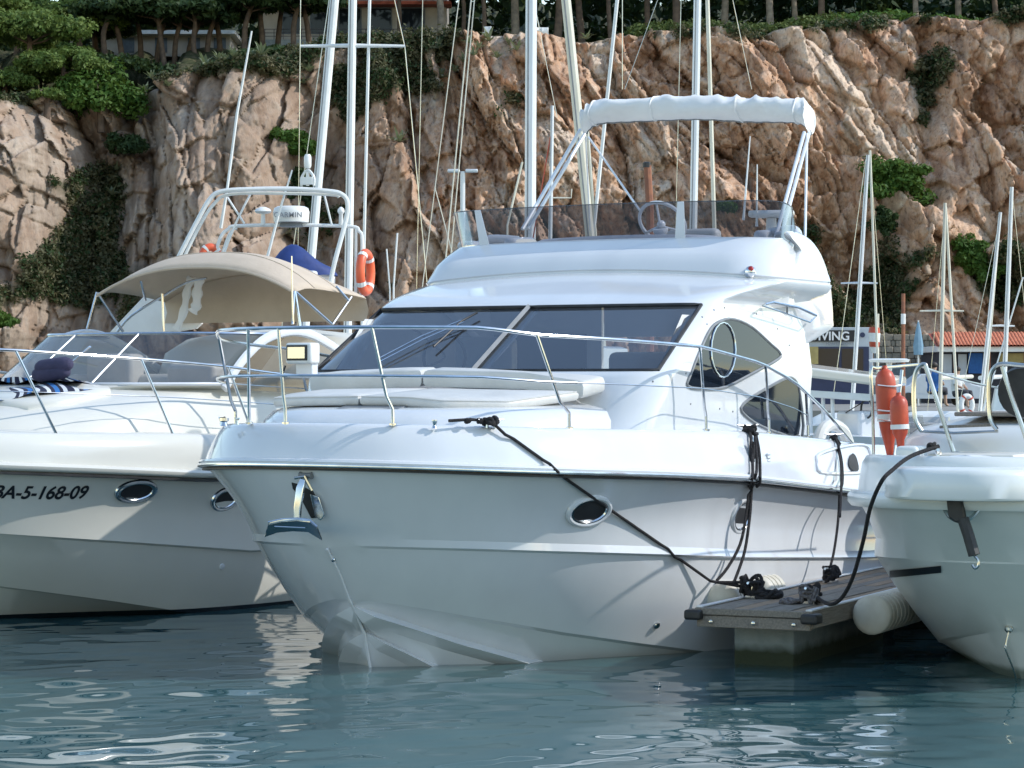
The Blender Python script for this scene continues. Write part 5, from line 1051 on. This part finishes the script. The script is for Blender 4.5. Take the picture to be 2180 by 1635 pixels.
    me = bpy.data.meshes.new('cliff'); me.vertices.add(ny*nx); me.vertices.foreach_set('co', P.astype(np.float32).ravel()); me.loops.add(Q.size); me.loops.foreach_set('vertex_index', Q.astype(np.int32).ravel()); me.polygons.add(len(Q)); me.polygons.foreach_set('loop_start', np.arange(0, Q.size, 4, dtype=np.int32)); me.update(calc_edges=True)
    tn = np.concatenate([tone, np.full((len(ext), nx), .5)], 0); at = me.attributes.new('tone', 'FLOAT', 'POINT'); at.data.foreach_set('value', tn.astype(np.float32).ravel()); at = me.attributes.new('veg', 'FLOAT', 'POINT'); at.data.foreach_set('value', vg.astype(np.float32).ravel())
    o = bpy.data.objects.new('cliff', me); COL.objects.link(o); me.materials.append(MATS['rock']); tag(o, kind='structure')
    return P[:nz], veg
def rock_mat():
    m = bpy.data.materials.new('rock'); m.use_nodes = True; n = m.node_tree.nodes; L = m.node_tree.links; p = n['Principled BSDF']; p.inputs['Roughness'].default_value = .9; p.inputs['Specular IOR Level'].default_value = .15
    tc = n.new('ShaderNodeTexCoord')
    def noise(scale, det, mapscale, rot, dist=0, rough=.55):
        mp = n.new('ShaderNodeMapping'); mp.inputs['Scale'].default_value = mapscale; mp.inputs['Rotation'].default_value = (0, rot, 0); t = n.new('ShaderNodeTexNoise'); t.inputs['Scale'].default_value = scale; t.inputs['Detail'].default_value = det; t.inputs['Distortion'].default_value = dist; t.inputs['Roughness'].default_value = rough
        L.new(tc.outputs['Object'], mp.inputs[0]); L.new(mp.outputs[0], t.inputs[0]); return t.outputs[0]
    def ramp(src, stops):
        r = n.new('ShaderNodeValToRGB'); e = r.color_ramp.elements; e[0].position, e[0].color = stops[0][0], (*stops[0][1], 1); e[1].position, e[1].color = stops[-1][0], (*stops[-1][1], 1)
        for ps, c in stops[1:-1]: k = e.new(ps); k.color = (*c, 1)
        L.new(src, r.inputs[0]); return r.outputs[0]
    def mix(f, a, b, mode='MIX'):
        x = n.new('ShaderNodeMix'); x.data_type = 'RGBA'; x.blend_type = mode
        if isinstance(f, float): x.inputs['Factor'].default_value = f
        else: L.new(f, x.inputs['Factor'])
        L.new(a, x.inputs['A']); L.new(b, x.inputs['B']); return x.outputs['Result']
    ta = n.new('ShaderNodeAttribute'); ta.attribute_name = 'tone'
    def madd(x, k, c_): mm_ = n.new('ShaderNodeMath'); mm_.operation = 'MULTIPLY_ADD'; L.new(x, mm_.inputs[0]); mm_.inputs[1].default_value = k; (L.new(c_, mm_.inputs[2]) if not isinstance(c_, float) else setattr(mm_.inputs[2], 'default_value', c_)); return mm_.outputs[0]
    tv = madd(noise(.5, 5, (1.4,1,.4), .55, .6), .75, madd(ta.outputs['Fac'], 1.0, -.36))
    big = ramp(tv, [(.22,(.27,.145,.09)),(.36,(.50,.29,.18)),(.48,(.62,.44,.32)),(.58,(.54,.33,.205)),(.68,(.58,.50,.41)),(.82,(.70,.57,.45))])
    st = ramp(noise(1.1, 6, (1.6,1,.28), .55, .8), [(.33,(.22,.13,.08)),(.43,(.54,.34,.21)),(.55,(.66,.49,.36)),(.68,(.76,.64,.50))])
    c = mix(.35, big, st)
    fine = ramp(noise(5, 8, (1,1,.6), .5, .3, .7), [(.34,(.18,.15,.14)),(.45,(.85,.82,.80)),(.58,(1.05,1.03,1.0)),(.7,(1.3,1.25,1.2))]); c = mix(.75, c, fine, 'MULTIPLY')
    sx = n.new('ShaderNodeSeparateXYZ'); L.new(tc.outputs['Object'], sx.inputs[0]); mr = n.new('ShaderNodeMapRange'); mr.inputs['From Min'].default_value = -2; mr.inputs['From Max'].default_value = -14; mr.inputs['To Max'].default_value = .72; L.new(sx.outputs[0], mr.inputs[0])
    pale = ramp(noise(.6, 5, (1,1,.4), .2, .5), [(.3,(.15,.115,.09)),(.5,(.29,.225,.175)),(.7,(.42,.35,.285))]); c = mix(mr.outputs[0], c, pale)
    at = n.new('ShaderNodeAttribute'); at.attribute_name = 'veg'
    gr = ramp(noise(2.2, 6, (1,1,1), 0), [(.35,(.03,.035,.016)),(.5,(.055,.062,.028)),(.62,(.10,.085,.05)),(.75,(.13,.10,.06))]); c = mix(at.outputs['Fac'], c, gr)
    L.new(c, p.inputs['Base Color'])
    b = n.new('ShaderNodeBump'); b.inputs['Strength'].default_value = .7; b.inputs['Distance'].default_value = .12; L.new(noise(3.0, 8, (1.3,1,.6), .5, .5, .65), b.inputs['Height']); L.new(b.outputs[0], p.inputs['Normal']); MATS['rock'] = m
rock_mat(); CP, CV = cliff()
def cliff_at(x, y):
    """point of the cliff seen at photo pixel x,y"""
    d = CP-EYE; px = CX+F*d[...,0]/d[...,1]; py = CY-F*d[...,2]/d[...,1]; k = np.argmin((px-x)**2+(py-y)**2); return Vector(CP.reshape(-1,3)[k])
mat('quay_paving', (.30,.28,.25), .9, col2=(.22,.21,.19), nscale=.8)
mat('ground_earth', (.12,.10,.06), .95, col2=(.08,.08,.04), nscale=.3)
m = MB(); m.box((10, 128, .35), (220, 62, 1.5)); tag(m.build('quay', 'quay_paving'), kind='structure')
m = MB(); m.poly([(-800,-600,-6),(800,-600,-6),(800,1200,-6),(-800,1200,-6)]); tag(m.build('seabed', 'ground_earth'), kind='structure')
# ================================================================== foliage
def leafmat(name, a, b, c):
    m = mat(name, a, .6, col2=b, nscale=.9, lo=.35, hi=.7, spec=.2); n = m.node_tree.nodes; L = m.node_tree.links; p = n['Principled BSDF']
    p.inputs['Subsurface Weight'].default_value = 0; t = n.new('ShaderNodeBsdfTranslucent'); t.inputs[0].default_value = (*c, 1); mx = n.new('ShaderNodeMixShader'); mx.inputs[0].default_value = .25; o = n['Material Output']; L.new(p.outputs[0], mx.inputs[1]); L.new(t.outputs[0], mx.inputs[2]); L.new(mx.outputs[0], o.inputs[0])
leafmat('pine_leaf', (.080,.135,.028), (.165,.215,.055), (.15,.21,.05)); leafmat('pine_dark', (.026,.052,.020), (.055,.090,.030), (.06,.09,.025)); leafmat('bush_leaf', (.045,.105,.017), (.095,.165,.032), (.12,.18,.03)); leafmat('scrub_leaf', (.085,.09,.045), (.17,.15,.08), (.11,.12,.045)); leafmat('agave_leaf', (.16,.20,.12), (.30,.31,.20), (.2,.25,.1)); leafmat('hedge_leaf', (.06,.095,.025), (.135,.165,.045), (.12,.15,.04))
mat('bark', (.16,.11,.075), .9, col2=(.085,.06,.045), nscale=3, bump=.6, bscale=6); mat('bark_pale', (.30,.25,.19), .9, col2=(.17,.14,.11), nscale=3, bump=.6, bscale=6)
def leaf_quads(C, n, size, rng, up=.45, asp=.5):
    """n random leaf tufts around each of the centres C (k,3) with radii in C[:,3:6]"""
    k = len(C); d = rng.normal(size=(k, n, 3)); d /= np.linalg.norm(d, axis=-1, keepdims=True)+1e-9; r = rng.random((k, n, 1))**.4
    c = C[:,None,:3]+d*r*C[:,None,3:6]; c = c.reshape(-1, 3); N = len(c)
    nn = d.reshape(-1, 3)*.9+rng.normal(size=(N, 3))*.7+np.array([0,0,up]); nn /= np.linalg.norm(nn, axis=1, keepdims=True)
    t = np.cross(nn, rng.normal(size=(N, 3))); t /= np.linalg.norm(t, axis=1, keepdims=True)+1e-9; b = np.cross(nn, t); s = size*rng.uniform(.6, 1.4, (N, 1))
    return np.stack([c-t*s, c-b*s*asp, c+t*s, c+b*s*asp], 1)
def tree(label, base, trunk_h, r, crown, leafm, trunkm='bark', seed=0, lean=(0,0), n=60, leaf=.22, limbs=5, group=None, name='pine_tree', flat=.42, lobes=26, tr=.22):
    """base: Vector; crown: (dx,dz,rx,rz) of the umbrella relative to the base"""
    rng = np.random.default_rng(seed); e = thing(name, label, 'tree', base, 0, group); top = Vector((lean[0], lean[1], trunk_h)); m = MB(); rg = random.Random(seed)
    P = spline([Vector((0,0,-.6)), Vector((lean[0]*.15+rg.uniform(-.2,.2), rg.uniform(-.1,.1), trunk_h*.35)), Vector((lean[0]*.6+rg.uniform(-.2,.2), lean[1]*.5, trunk_h*.7)), top], 4); m.tube(P, [tr*(1.15-.55*i/(len(P)-1)) for i in range(len(P))], 7)
    cx_, cz_, rx, rz = crown; C = []
    for i in range(lobes):
        a = rng.uniform(0, 6.28); q = sqrt(rng.random())*rx*.86; z = cz_+rz*.75*(1-(q/rx)**2)*rng.uniform(.1,1.0)-rz*.2*rng.random(); C.append((cx_+cos(a)*q, sin(a)*q*.9, z, rx*rng.uniform(.20,.34), rx*rng.uniform(.20,.34), rz*rng.uniform(.20,.34)))
    C = np.array(C)
    for i in range(limbs):
        q = Vector(C[i % len(C)][:3]); st = P[int(len(P)*rg.uniform(.55,.95))]; m.tube(spline([st, st.lerp(q, .5)+Vector((0,0,rg.uniform(-.3,.3))), q], 3), [tr*.42,tr*.36,tr*.3,tr*.26,tr*.2,tr*.16,tr*.1], 5)
    m.build('trunk', trunkm, e, smooth=60)
    quads('crown', leaf_quads(C, n, leaf, rng), leafm, e)
    return e
def bush(label, c, rx, rz, leafm, seed, name='bush', n=70, leaf=.2, lobes=14, cat='bush', group=None):
    rng = np.random.default_rng(seed); e = thing(name, label, cat, c, 0, group); C = []
    for i in range(lobes):
        d = rng.normal(size=3); d /= np.linalg.norm(d); k_ = rng.uniform(.25,1.0); C.append((d[0]*rx*.85*k_, d[1]*rx*.5*k_-.2, d[2]*rz*.8*k_+rz*.1-.25*abs(d[0])*rz*k_, rx*rng.uniform(.16,.42), rx*rng.uniform(.2,.4), rz*rng.uniform(.16,.38)))
    m = MB(); [m.tube(spline([Vector((0,.8,-rz*.7)), Vector((q[0]*.4,.2,q[2]*.4)), Vector(q[:3])], 2), [.09,.08,.06,.05,.03], 5) for q in C[:5]]; m.build('stems', 'bark', e)
    quads('foliage', leaf_quads(np.array(C), n, leaf, rng), leafm, e); return e
def yb(x, y, D): return PX(x, y, D)
# pines on the left ledge (crowns in view)
sp = [('spreading bright green pine crowning the top left corner of the headland', 60,250,166, 6.0,(0,5.6,4.3,2.2),'pine_leaf',220), ('broad umbrella pine with dense dark middle left of the white villa', 130,262,163,4.4,(.2,3.6,2.9,1.5),'pine_leaf',190),
      ('low pine with pale trunk on the left ledge of the cliff', 15,262,163,2.9,(0,2.4,2.0,1.1),'pine_leaf',130), ('round-headed pine with brown crown beside the dark gully trees', 118,200,172,3.2,(.3,2.4,2.8,1.4),'pine_leaf',170),
      ('wide pale-topped pine rising behind the left ledge trees', 30,150,175,3.8,(0,3.2,4.4,2.4),'pine_leaf',230), ('dome-shaped pine touching the grove in front of the villa', 165,140,176,3.6,(.1,3.0,3.3,2.1),'pine_leaf',200), ('dark pine filling the gap behind the broad umbrella pine', 200,130,180,3.5,(.1,2.2,2.8,1.9),'pine_dark',150), ('small rounded pine tucked under the broad umbrella pine', 65,215,167,2.0,(.1,1.6,1.9,.9),'pine_leaf',120), ('dense pine crown reaching the water-side edge of the ledge', 165,235,165,2.0,(0,1.2,1.7,1.2),'pine_leaf',140),
      ('tall pine half out of view above the left ledge', -40,255,168,8.0,(0,7.5,3.4,1.5),'pine_leaf',140), ('young pine rooted at the very edge of the left ledge', 95,262,160,1.9,(0,1.7,1.2,.6),'pine_leaf',80)]
for i, (lab, x, y, D, h, cr, lm, n) in enumerate(sp): tree(lab, yb(x, y, D), h, .2, cr, lm, seed=100+i, n=int(n*1.5), leaf=.16, lobes=34)
tree('fresh green pine leaning out over the gully between the two left buttresses', yb(215,262,163), 3.0, .2, (-.2,1.5,2.9,3.4), 'bush_leaf', seed=120, n=230, leaf=.17, lobes=44, lean=(-.3,-.8))
tree('darker pine hanging below the leaning one in the left gully', yb(255,300,162), .6, .15, (.2,-.4,1.6,1.4), 'pine_dark', seed=121, n=130, leaf=.16, lobes=22)
# grove of twisted pines before the villa
gr = 'twisted pines in front of the villa'
for i, (x, y, h, lx, cr) in enumerate(((225,112,3.6,.3,3.0),(262,118,3.4,-.6,2.6),(330,140,3.9,1.0,2.8),(352,138,4.4,-.9,2.8),(372,146,4.6,.6,2.6),(398,148,4.3,1.3,3.0),(420,140,4.2,-.4,2.8),(440,130,4.4,.8,2.6),(470,110,3.8,-.5,2.6),(520,96,3.6,.4,2.8),(560,92,3.6,-.6,2.6),(590,92,3.4,.9,2.4),(625,92,3.4,.3,2.6),(660,90,3.4,-.4,2.6),(300,128,4.0,-.3,2.8))):
    tree('twisted dark pine trunk in the grove in front of the villa', yb(x, y, 174+(i % 3)*1.5), h, .2, (lx*1.2,h-.7,cr*1.15,1.5), 'pine_dark', seed=200+i, lean=(lx,0), n=90, leaf=.24, lobes=26, limbs=8, group=gr, tr=.19)
gr = 'straight pine trunks along the cliff top'
for i, (x, y, tr_, mm) in enumerate(((938,86,.26,'bark_pale'),(1098,76,.28,'bark_pale'),(1185,84,.27,'bark'),(1240,88,.24,'bark'),(1300,66,.16,'bark'),(1380,60,.2,'bark'),(1440,62,.26,'bark'),(1542,50,.24,'bark_pale'),(1640,44,.24,'bark_pale'),(1693,36,.18,'bark_pale'),(1748,32,.22,'bark'),(985,80,.15,'bark'),(1030,84,.15,'bark'),(850,84,.16,'bark'),(1950,22,.18,'bark_pale'),(2040,18,.2,'bark_pale'),(2120,16,.18,'bark'))):
    tree('straight pine trunk standing at the cliff top above the masts', yb(x, y, 178+(i % 2)*2), 6.5, .2, (random.uniform(-.5,.5),6.6,3.2,1.4), 'pine_dark', mm, seed=300+i, lean=(random.uniform(-.4,.4),0), n=45, leaf=.3, lobes=20, limbs=4, group=gr, tr=tr_)
# dark wood behind, too dense to count
rng = np.random.default_rng(9); C = np.stack([rng.uniform(-78,78,2000), rng.uniform(203,222,2000), rng.uniform(24,46,2000), *([rng.uniform(1.2,2.2,2000)]*3)], 1); tag(quads('woodland', leaf_quads(C, 26, .6, rng), 'pine_dark'), 'dense dark pine wood filling the ground behind the cliff-top trunks', 'wood', kind='stuff')
C = np.stack([rng.uniform(-52,60,640), rng.uniform(174,206,640), rng.uniform(31.5,36,640), rng.uniform(1.4,2.4,640), rng.uniform(1.4,2.4,640), rng.uniform(.5,.9,640)], 1); tag(quads('shade_canopy', leaf_quads(C, 36, .5, rng), 'pine_dark'), 'overhead pine canopy added to shade the headland', 'wood', kind='stuff')  # overhead crowns added to block the sky and shade the trunks below
# scrub on the ledges and in the gullies
k = np.argwhere(CV > .55); k = k[rng.choice(len(k), 5200)]; c = CP[k[:,0], k[:,1]]; rr_ = rng.uniform(.22,.6,(len(c),1)); C = np.concatenate([c+np.array([0,-.15,.1]), np.repeat(rr_, 3, 1)*np.array([1.1,.8,.85])], 1)
h_ = len(C)*2//3; tag(quads('scrub', leaf_quads(C[:h_], 15, .13, rng), 'scrub_leaf'), 'grey-green scrub covering the gullies and ledges of the cliff', 'scrub', kind='stuff'); tag(quads('green_scrub', leaf_quads(C[h_:], 15, .13, rng), 'pine_dark'), 'dark green scrub covering the gullies and ledges of the cliff', 'scrub', kind='stuff')
# hedge along the right-hand rim
def strip(name, label, pts, D, rx, rz, lm, seed, n=22, leaf=.16, cat='hedge'):
    rng = np.random.default_rng(seed); C = []; P = spline([Vector((x, y, 0)) for x, y in pts], 12)
    for q in P:
        for _ in range(4): w_ = PX(q.x+rng.uniform(-8,8), q.y+rng.uniform(-6,6), D+rng.uniform(-1,1.5)); C.append((*w_, rx*rng.uniform(.5,1.1), rx, rz*rng.uniform(.5,1.1)))
    o = quads('foliage', leaf_quads(np.array(C), n, leaf, rng), lm); e = thing(name, label, cat); o.parent = e; return e
strip('hedge', 'bright green hedge on the cliff rim right of the bimini', [(1345,70),(1420,62),(1500,58),(1580,66),(1660,62),(1720,50),(1790,44)], 170.5, .7, .55, 'hedge_leaf', 41, 26)
strip('hedge', 'dark blue-green hedge spilling over the rim at the top right corner', [(1780,48),(1850,44),(1920,40),(1960,52),(2010,50),(2060,56),(2120,60),(2180,40),(2260,30)], 170.5, .8, .6, 'bush_leaf', 42, 34)
strip('creeper', 'dark creeper hanging down the cleft at the right of the cliff', [(1965,70),(1975,110),(2120,100),(2135,70)], 168, .6, .6, 'pine_dark', 43, 24, cat='creeper')
strip('hedge', 'dry green hedge under the villa terrace', [(620,110),(680,112),(760,112),(840,112),(900,106)], 171, .6, .45, 'scrub_leaf', 44, 26)
strip('shrubbery', 'dark shrubbery at the feet of the villa pines', [(200,125),(280,132),(340,150),(420,150),(520,118),(600,108)], 171.5, .6, .45, 'pine_dark', 45, 20, cat='shrub')
# bushes on the rock face
for i, (lab, x, y, rx, rz, lm, nn) in enumerate((('bright green bush jutting from the rock right of the bimini frame', 1890,390,2.9,1.9,'bush_leaf',380), ('green bush low on the cliff above the tiled roof', 2072,548,1.9,1.7,'bush_leaf',260), ('round green bush on the cliff behind the lamp of the radar arch', 628,305,2.0,1.3,'bush_leaf',260), ('dark bush below the bright one right of the bimini', 1880,470,1.0,1.1,'pine_dark',80), ('low green bush behind the flybridge screen', 1540,440,1.0,.35,'bush_leaf',90), ('dark bush in the shade under the round one by the radar arch', 640,400,1.4,1.6,'pine_dark',100), ('small green bush at the foot of the cliff far left', 8,680,1.0,.6,'bush_leaf',90))):
    c = cliff_at(x, y); bush(lab, c+Vector((0,-.7,0)), rx, rz, lm, 400+i, n=nn, leaf=.15, lobes=26)
# agaves on the rim and ledges
def agave(c, r, seed):
    rg = random.Random(seed); m = MB()
    for i in range(16):
        a = 2*pi*i/16+rg.uniform(-.2,.2); el = rg.uniform(.15,1.25); d = Vector((cos(a)*cos(el), sin(a)*cos(el), sin(el))); s = Vector((-sin(a), cos(a), 0))*r*.09; L_ = r*rg.uniform(.7,1.1); q1 = d*L_*.5+Vector((0,0,.05*r)); q2 = d*L_-Vector((0,0,r*.25*rg.random())); i0 = m.pts([-s*.7, s*.7, q1+s, q2, q1-s]); m.f += [(i0,i0+1,i0+2,i0+4),(i0+4,i0+2,i0+3)]
    o = m.build('agave', 'agave_leaf', None, merge=False, smooth=0); o.location = c
    return o
ag = [(460,120),(480,135),(440,150),(500,128),(300,165),(290,185),(310,200),(360,190),(540,110),(560,120),(935,110),(960,125),(990,140),(1020,112),(1060,130),(1085,105),(970,160),(940,175),(920,150),(1000,100),(1040,95),(1100,115),(1250,78),(240,420),(250,370),(230,490),(850,310),(660,160),(650,185),(1010,125),(905,130)]
for i, (x, y) in enumerate(ag):
    o = agave(cliff_at(x, y)+Vector((0,-.5,.15)), random.uniform(.75,1.15), 500+i); tag(o, 'pale spiky agave growing on the rim of the cliff' if y < 210 else 'pale spiky agave growing on the cliff face', 'agave', 'agaves on the cliff rim' if y < 210 else 'agaves on the cliff face')
# ================================================================== villa on the headland
mat('render_shaded', (.46,.445,.41), .8, col2=(.38,.365,.34), nscale=1.2); mat('roof_red', (.40,.10,.055), .8, col2=(.30,.075,.045), nscale=4); mat('tile_orange', (.62,.20,.10), .75, col2=(.48,.15,.075), nscale=3); mat('shutter_blue', (.12,.16,.2), .5, col2=(.09,.12,.16), nscale=4)  # villa wall white is greyed, putting the shade under the pines into its colour
VD = 193; vp = lambda x, y, d=0: PX(x, y, VD+d)
def wallbox(x0, x1, y0, y1, dep, d=0): a, b = vp(x0, y1, d), vp(x1, y0, d); m = MB(); m.box(((a.x+b.x)/2, a.y+dep/2, (a.z+b.z)/2), (b.x-a.x, dep, b.z-a.z)); return m
villa = thing('villa', 'white villa with red eaves and long terrace among the pines', 'building')
wallbox(560,950,-70,92,9).build('wall', 'render_shaded', villa, bevel=.03); wallbox(540,970,-84,-66,10,-.8).build('roof', 'roof_red', villa); wallbox(545,960,2,9,2.2,-1.6).build('awning', 'roof_red', villa, bevel=.02)
for x0, x1 in ((600,640),(660,700),(720,770),(785,835),(850,905)):
    o = wallbox(x0,x1,14,72,.1,-.06).build('window', 'shutter_blue', villa); wallbox(x0+3,x1-3,18,70,.05,-.10).build('pane', 'glass_dark', o)
wallbox(560,960,84,98,3.2,-3.2).build('terrace', 'concrete', villa)
for i in range(21): x = 564+i*19.5; a, b = vp(x, 84, -3.1), vp(x, 62, -3.1); m = MB(); m.tube([a, b], .03, 5); m.build('railing_post', 'cloth_dark', villa)
for y in (62, 70, 77): a, b = vp(562, y, -3.1), vp(956, y, -3.1); m = MB(); m.tube([a, b], .025, 5); m.build('railing_bar', 'cloth_dark', villa)
ann = thing('garden_house', 'low cream garden house with flat white roof behind the grove', 'building'); wallbox(225,490,72,120,5,-8).build('wall', 'render_shaded', ann); wallbox(215,500,64,72,6,-9).build('roof', 'white_paint', ann)
for x in (260,330,400,455): wallbox(x,x+26,80,112,.06,-8.05).build('window', 'shutter_blue', ann)
def chair(x, y):
    e = thing('garden_chair', 'white plastic garden chair on the cliff edge', 'chair', yb(x, y, 173), random.uniform(-.6,.6), 'white garden chairs on the cliff top')
    for sx in (-.2,.2):
        for sy in (-.2,.2): m = MB(); m.tube([Vector((sx*1.1,sy*1.1,0)), Vector((sx,sy,.42))], .03, 5); m.build('leg', 'white_paint', e)
    m = MB(); m.box((0,0,.43), (.5,.48,.04)); m.build('seat', 'white_paint', e); m = MB(); m.grid([[Vector((-.25+.5*i/6, .24+.05*abs(i-3)*-.3, z)) for i in range(7)] for z in (.44,.9)]); m.build('backrest', 'white_paint', e, solid=.03)
for x, y in ((1036,84),(1150,86),(1160,86)): chair(x, y)
# ================================================================== shops on the quay
mat('fascia_grey', (.50,.54,.58), .6, col2=(.44,.48,.52), nscale=2); mat('shop_blue', (.015,.025,.075), .4, col2=(.02,.03,.09), nscale=4); mat('sign_black', (.012,.012,.014), .5)
def bx(D, x0, x1, y0, y1, dep, d=0): a, b = PX(x0, y1, D+d), PX(x1, y0, D+d); m = MB(); m.box(((a.x+b.x)/2, a.y+dep/2, (a.z+b.z)/2), (b.x-a.x, dep, b.z-a.z)); return m
SD = 128
shop = thing('diving_shop', 'grey and navy diving shop with black name board on the quay', 'building'); bx(SD,1590,1858,697,866,6).build('wall', 'fascia_grey', shop, bevel=.02)
bx(SD,1600,1850,738,862,.1,-.08).build('shopfront', 'shop_blue', shop)
for x in (1640,1690,1740,1792): o = bx(SD,x,x+46,742,800,.05,-.12).build('shop_window', 'glass_dark', shop)
sg = bx(SD,1712,1824,703,727,.08,-.12).build('name_board', 'sign_black', shop)
def sign(body, x, y, D, size, m_, par, align='LEFT', d=-.2, bold=0): M = Matrix.Rotation(pi/2, 4, 'X'); M.translation = PX(x, y, D+d); return text('lettering', body, size, m_, M, par, ext=.01, align=align, bold=bold)
sign('DIVING', 1722, 724, SD, .60, 'print_white', sg, bold=.012); sign('NAUTIC', 1758, 734, SD, .22, 'print_grey', shop, d=-.15); sign('SPORTS', 1790, 734, SD, .22, 'print_grey', shop, d=-.15)
m = MB(); m.lathe([(0,.13),(.03,.13)], PX(1836,713,SD-.1), (0,-1,0), 16); m.build('round_emblem', 'shop_blue', shop)
bx(SD,1704,1722,745,800,.3,-.6).build('display_panel', 'rust_pole', shop); bx(SD,1722,1742,738,775,.3,-.5).build('yellow_board', mat('sign_yellow', (.42,.34,.13), .6, col2=(.34,.27,.10), nscale=5), shop)
th = thing('tiled_cafe', 'low quayside cafe with orange barrel-tiled roof and white eaves', 'building'); CD = 132
bx(CD,2000,2300,748,870,6,1.2).build('wall', 'cloth_dark', th)
bx(CD,1996,2300,736,749,7,0).build('eaves', 'white_paint', th, bevel=.03)
a, b = PX(1998,737,CD-.2), PX(2300,737,CD-.2); n_ = 40; m = MB()
for i in range(n_):
    x = a.x+(b.x-a.x)*(i+.5)/n_; r = (b.x-a.x)/n_*.52; lo_, hi_ = Vector((x, a.y, a.z)), Vector((x+.12, a.y+2.6, a.z+.72))
    m.grid([[q+Vector((cos(k)*r, 0, sin(k)*r*.9)) for k in [pi*j/6 for j in range(7)]] for q in [lo_.lerp(hi_, t/6)+Vector((0,0,.03*(t % 2))) for t in range(7)]])
m.build('roof_tiles', 'tile_orange', th, smooth=40); m = MB(); m.poly([(a.x-.1,a.y+.02,a.z-.02),(b.x,a.y+.02,a.z-.02),(b.x,a.y+2.7,a.z+.70),(a.x-.1,a.y+2.7,a.z+.70)]); m.build('roof_bed', 'roof_red', th)
for x in (1998,2030,2105,2180): bx(CD,x,x+4,748,868,.12,.15).build('post', 'cloth_dark' if x < 2010 else 'rust_pole', th)
for x in (2008,2040): bx(CD,x,x+18,754,820,.05,1.1).build('window', 'fascia_grey', th)
bx(CD,2062,2092,752,795,.05,1.0).build('blue_curtain', 'cloth_blue', th); bx(CD,2128,2185,752,772,.05,1.0).build('yellow_board', 'sign_yellow', th)
rw = thing('retaining_wall', 'low stone retaining wall at the foot of the cliff', 'wall'); 
rg = random.Random(5); mat('wall_stone', (.30,.25,.19), .9, col2=(.22,.19,.15), nscale=3, bump=.5, bscale=8)
for j in range(5):
    x = 1868+rg.uniform(-6,0)
    while x < 2012: w_ = rg.uniform(10,20); m = bx(140, x, x+w_-1, 712+j*13, 724.5+j*13, .5, rg.uniform(-.06,.06)); m.build('stone', 'wall_stone', rw, bevel=.03, bseg=1); x += w_
bx(140,1862,2016,714,872,.4,.12).build('mortar', 'concrete', rw)
# wind sock, parasol, pole, lamp
ws_ = thing('wind_sock', 'red and white banded wind sock hanging from a pole by the diving shop', 'wind sock'); D = 70
P = [(1869,668),(1868,800)]; m = MB(); m.tube([PX(*P[0],D), PX(*P[1],D)-Vector((0,0,1.6))], .035, 6); m.build('pole', 'mast_cream', ws_)
for i, (y0, y1, r0, r1, mm) in enumerate(((697,709,.14,.16,'red_fender'),(709,728,.16,.15,'white_tape'),(728,739,.15,.13,'red_fender'),(739,752,.12,.08,'white_tape'))): m = MB(); m.tube([PX(1862,y0,D), PX(1861,y1,D)], [r0,r1], 12); m.build('band', mm, ws_)
D = 120; pr = thing('parasol', 'closed pale blue parasol standing on the quay', 'parasol', PX(1955,868,D)); hz = PX(1955,682,D).z-PX(1955,868,D).z
m = MB(); m.tube([(0,0,0),(0,0,hz)], .04, 6); m.build('pole', 'white_paint', pr); m = MB(); m.lathe([(hz-1.6,.22),(hz-1.2,.25),(hz-.5,.14),(hz,.02)], (0,0,0), (0,0,1), 10); m.build('canopy', mat('parasol_blue', (.22,.36,.46), .8, col2=(.18,.30,.40), nscale=5), pr)
o = pole('flag_mast', 'brown pole with white band standing between the wind sock and the parasol', 'pole', 66, ((1923,625),(1923,770)), .05, 'rust_pole', 1.0); m = MB(); m.tube([PX(1923,668,65.99), PX(1923,690,65.99)], .062, 8); m.build('white_band', 'white_tape', o)
D = 95; lp = thing('street_lamp', 'grey street lamp with flat double head against the cliff', 'street lamp', (PX(985,700,D).x, D, 1.1)); zt_ = PX(985,365,D).z-1.1
m = MB(); m.tube([(0,0,0),(0,0,zt_)], .09, 8); m.build('pole', 'alu', lp)
for s in (-1, 1): m = MB(); m.box((s*.33,0,zt_+.02), (.45,.3,.12)); m.build('lamp_head', 'alu', lp, bevel=.03)
car = thing('parked_car', 'pale parked car glimpsed beside the cafe', 'car', (PX(1985,860,116).x, 116, 1.1), .1)
G = [[Vector((x, y*w_, z)) for y in (-1,-.9,0,.9,1)] for x, z, w_ in ((-2.1,.35,.8),(-2.1,.75,.8),(-1.3,.95,.85),(-.7,1.45,.7),(.9,1.48,.7),(1.6,1.0,.85),(2.1,.9,.8),(2.1,.35,.8))]; m = MB(); m.grid(G)
for k in (0, 4): m.poly([r[k] for r in G])
m.build('body', 'fascia_grey', car, smooth=30, bevel=.05)
for x in (-1.3, 1.35):
    for s in (-1, 1): m = MB(); m.lathe([(-.1,.3),(.1,.3)], (x, s*.78, .32), (0,1,0), 16); m.build('wheel', 'black_rub', car)
for s in (-1, 1): m = MB(); m.poly([(-.95,s*.80,1.0),(-.55,s*.72,1.38),(.8,s*.72,1.40),(1.25,s*.80,1.02)]); m.build('window', 'glass_dark', car)
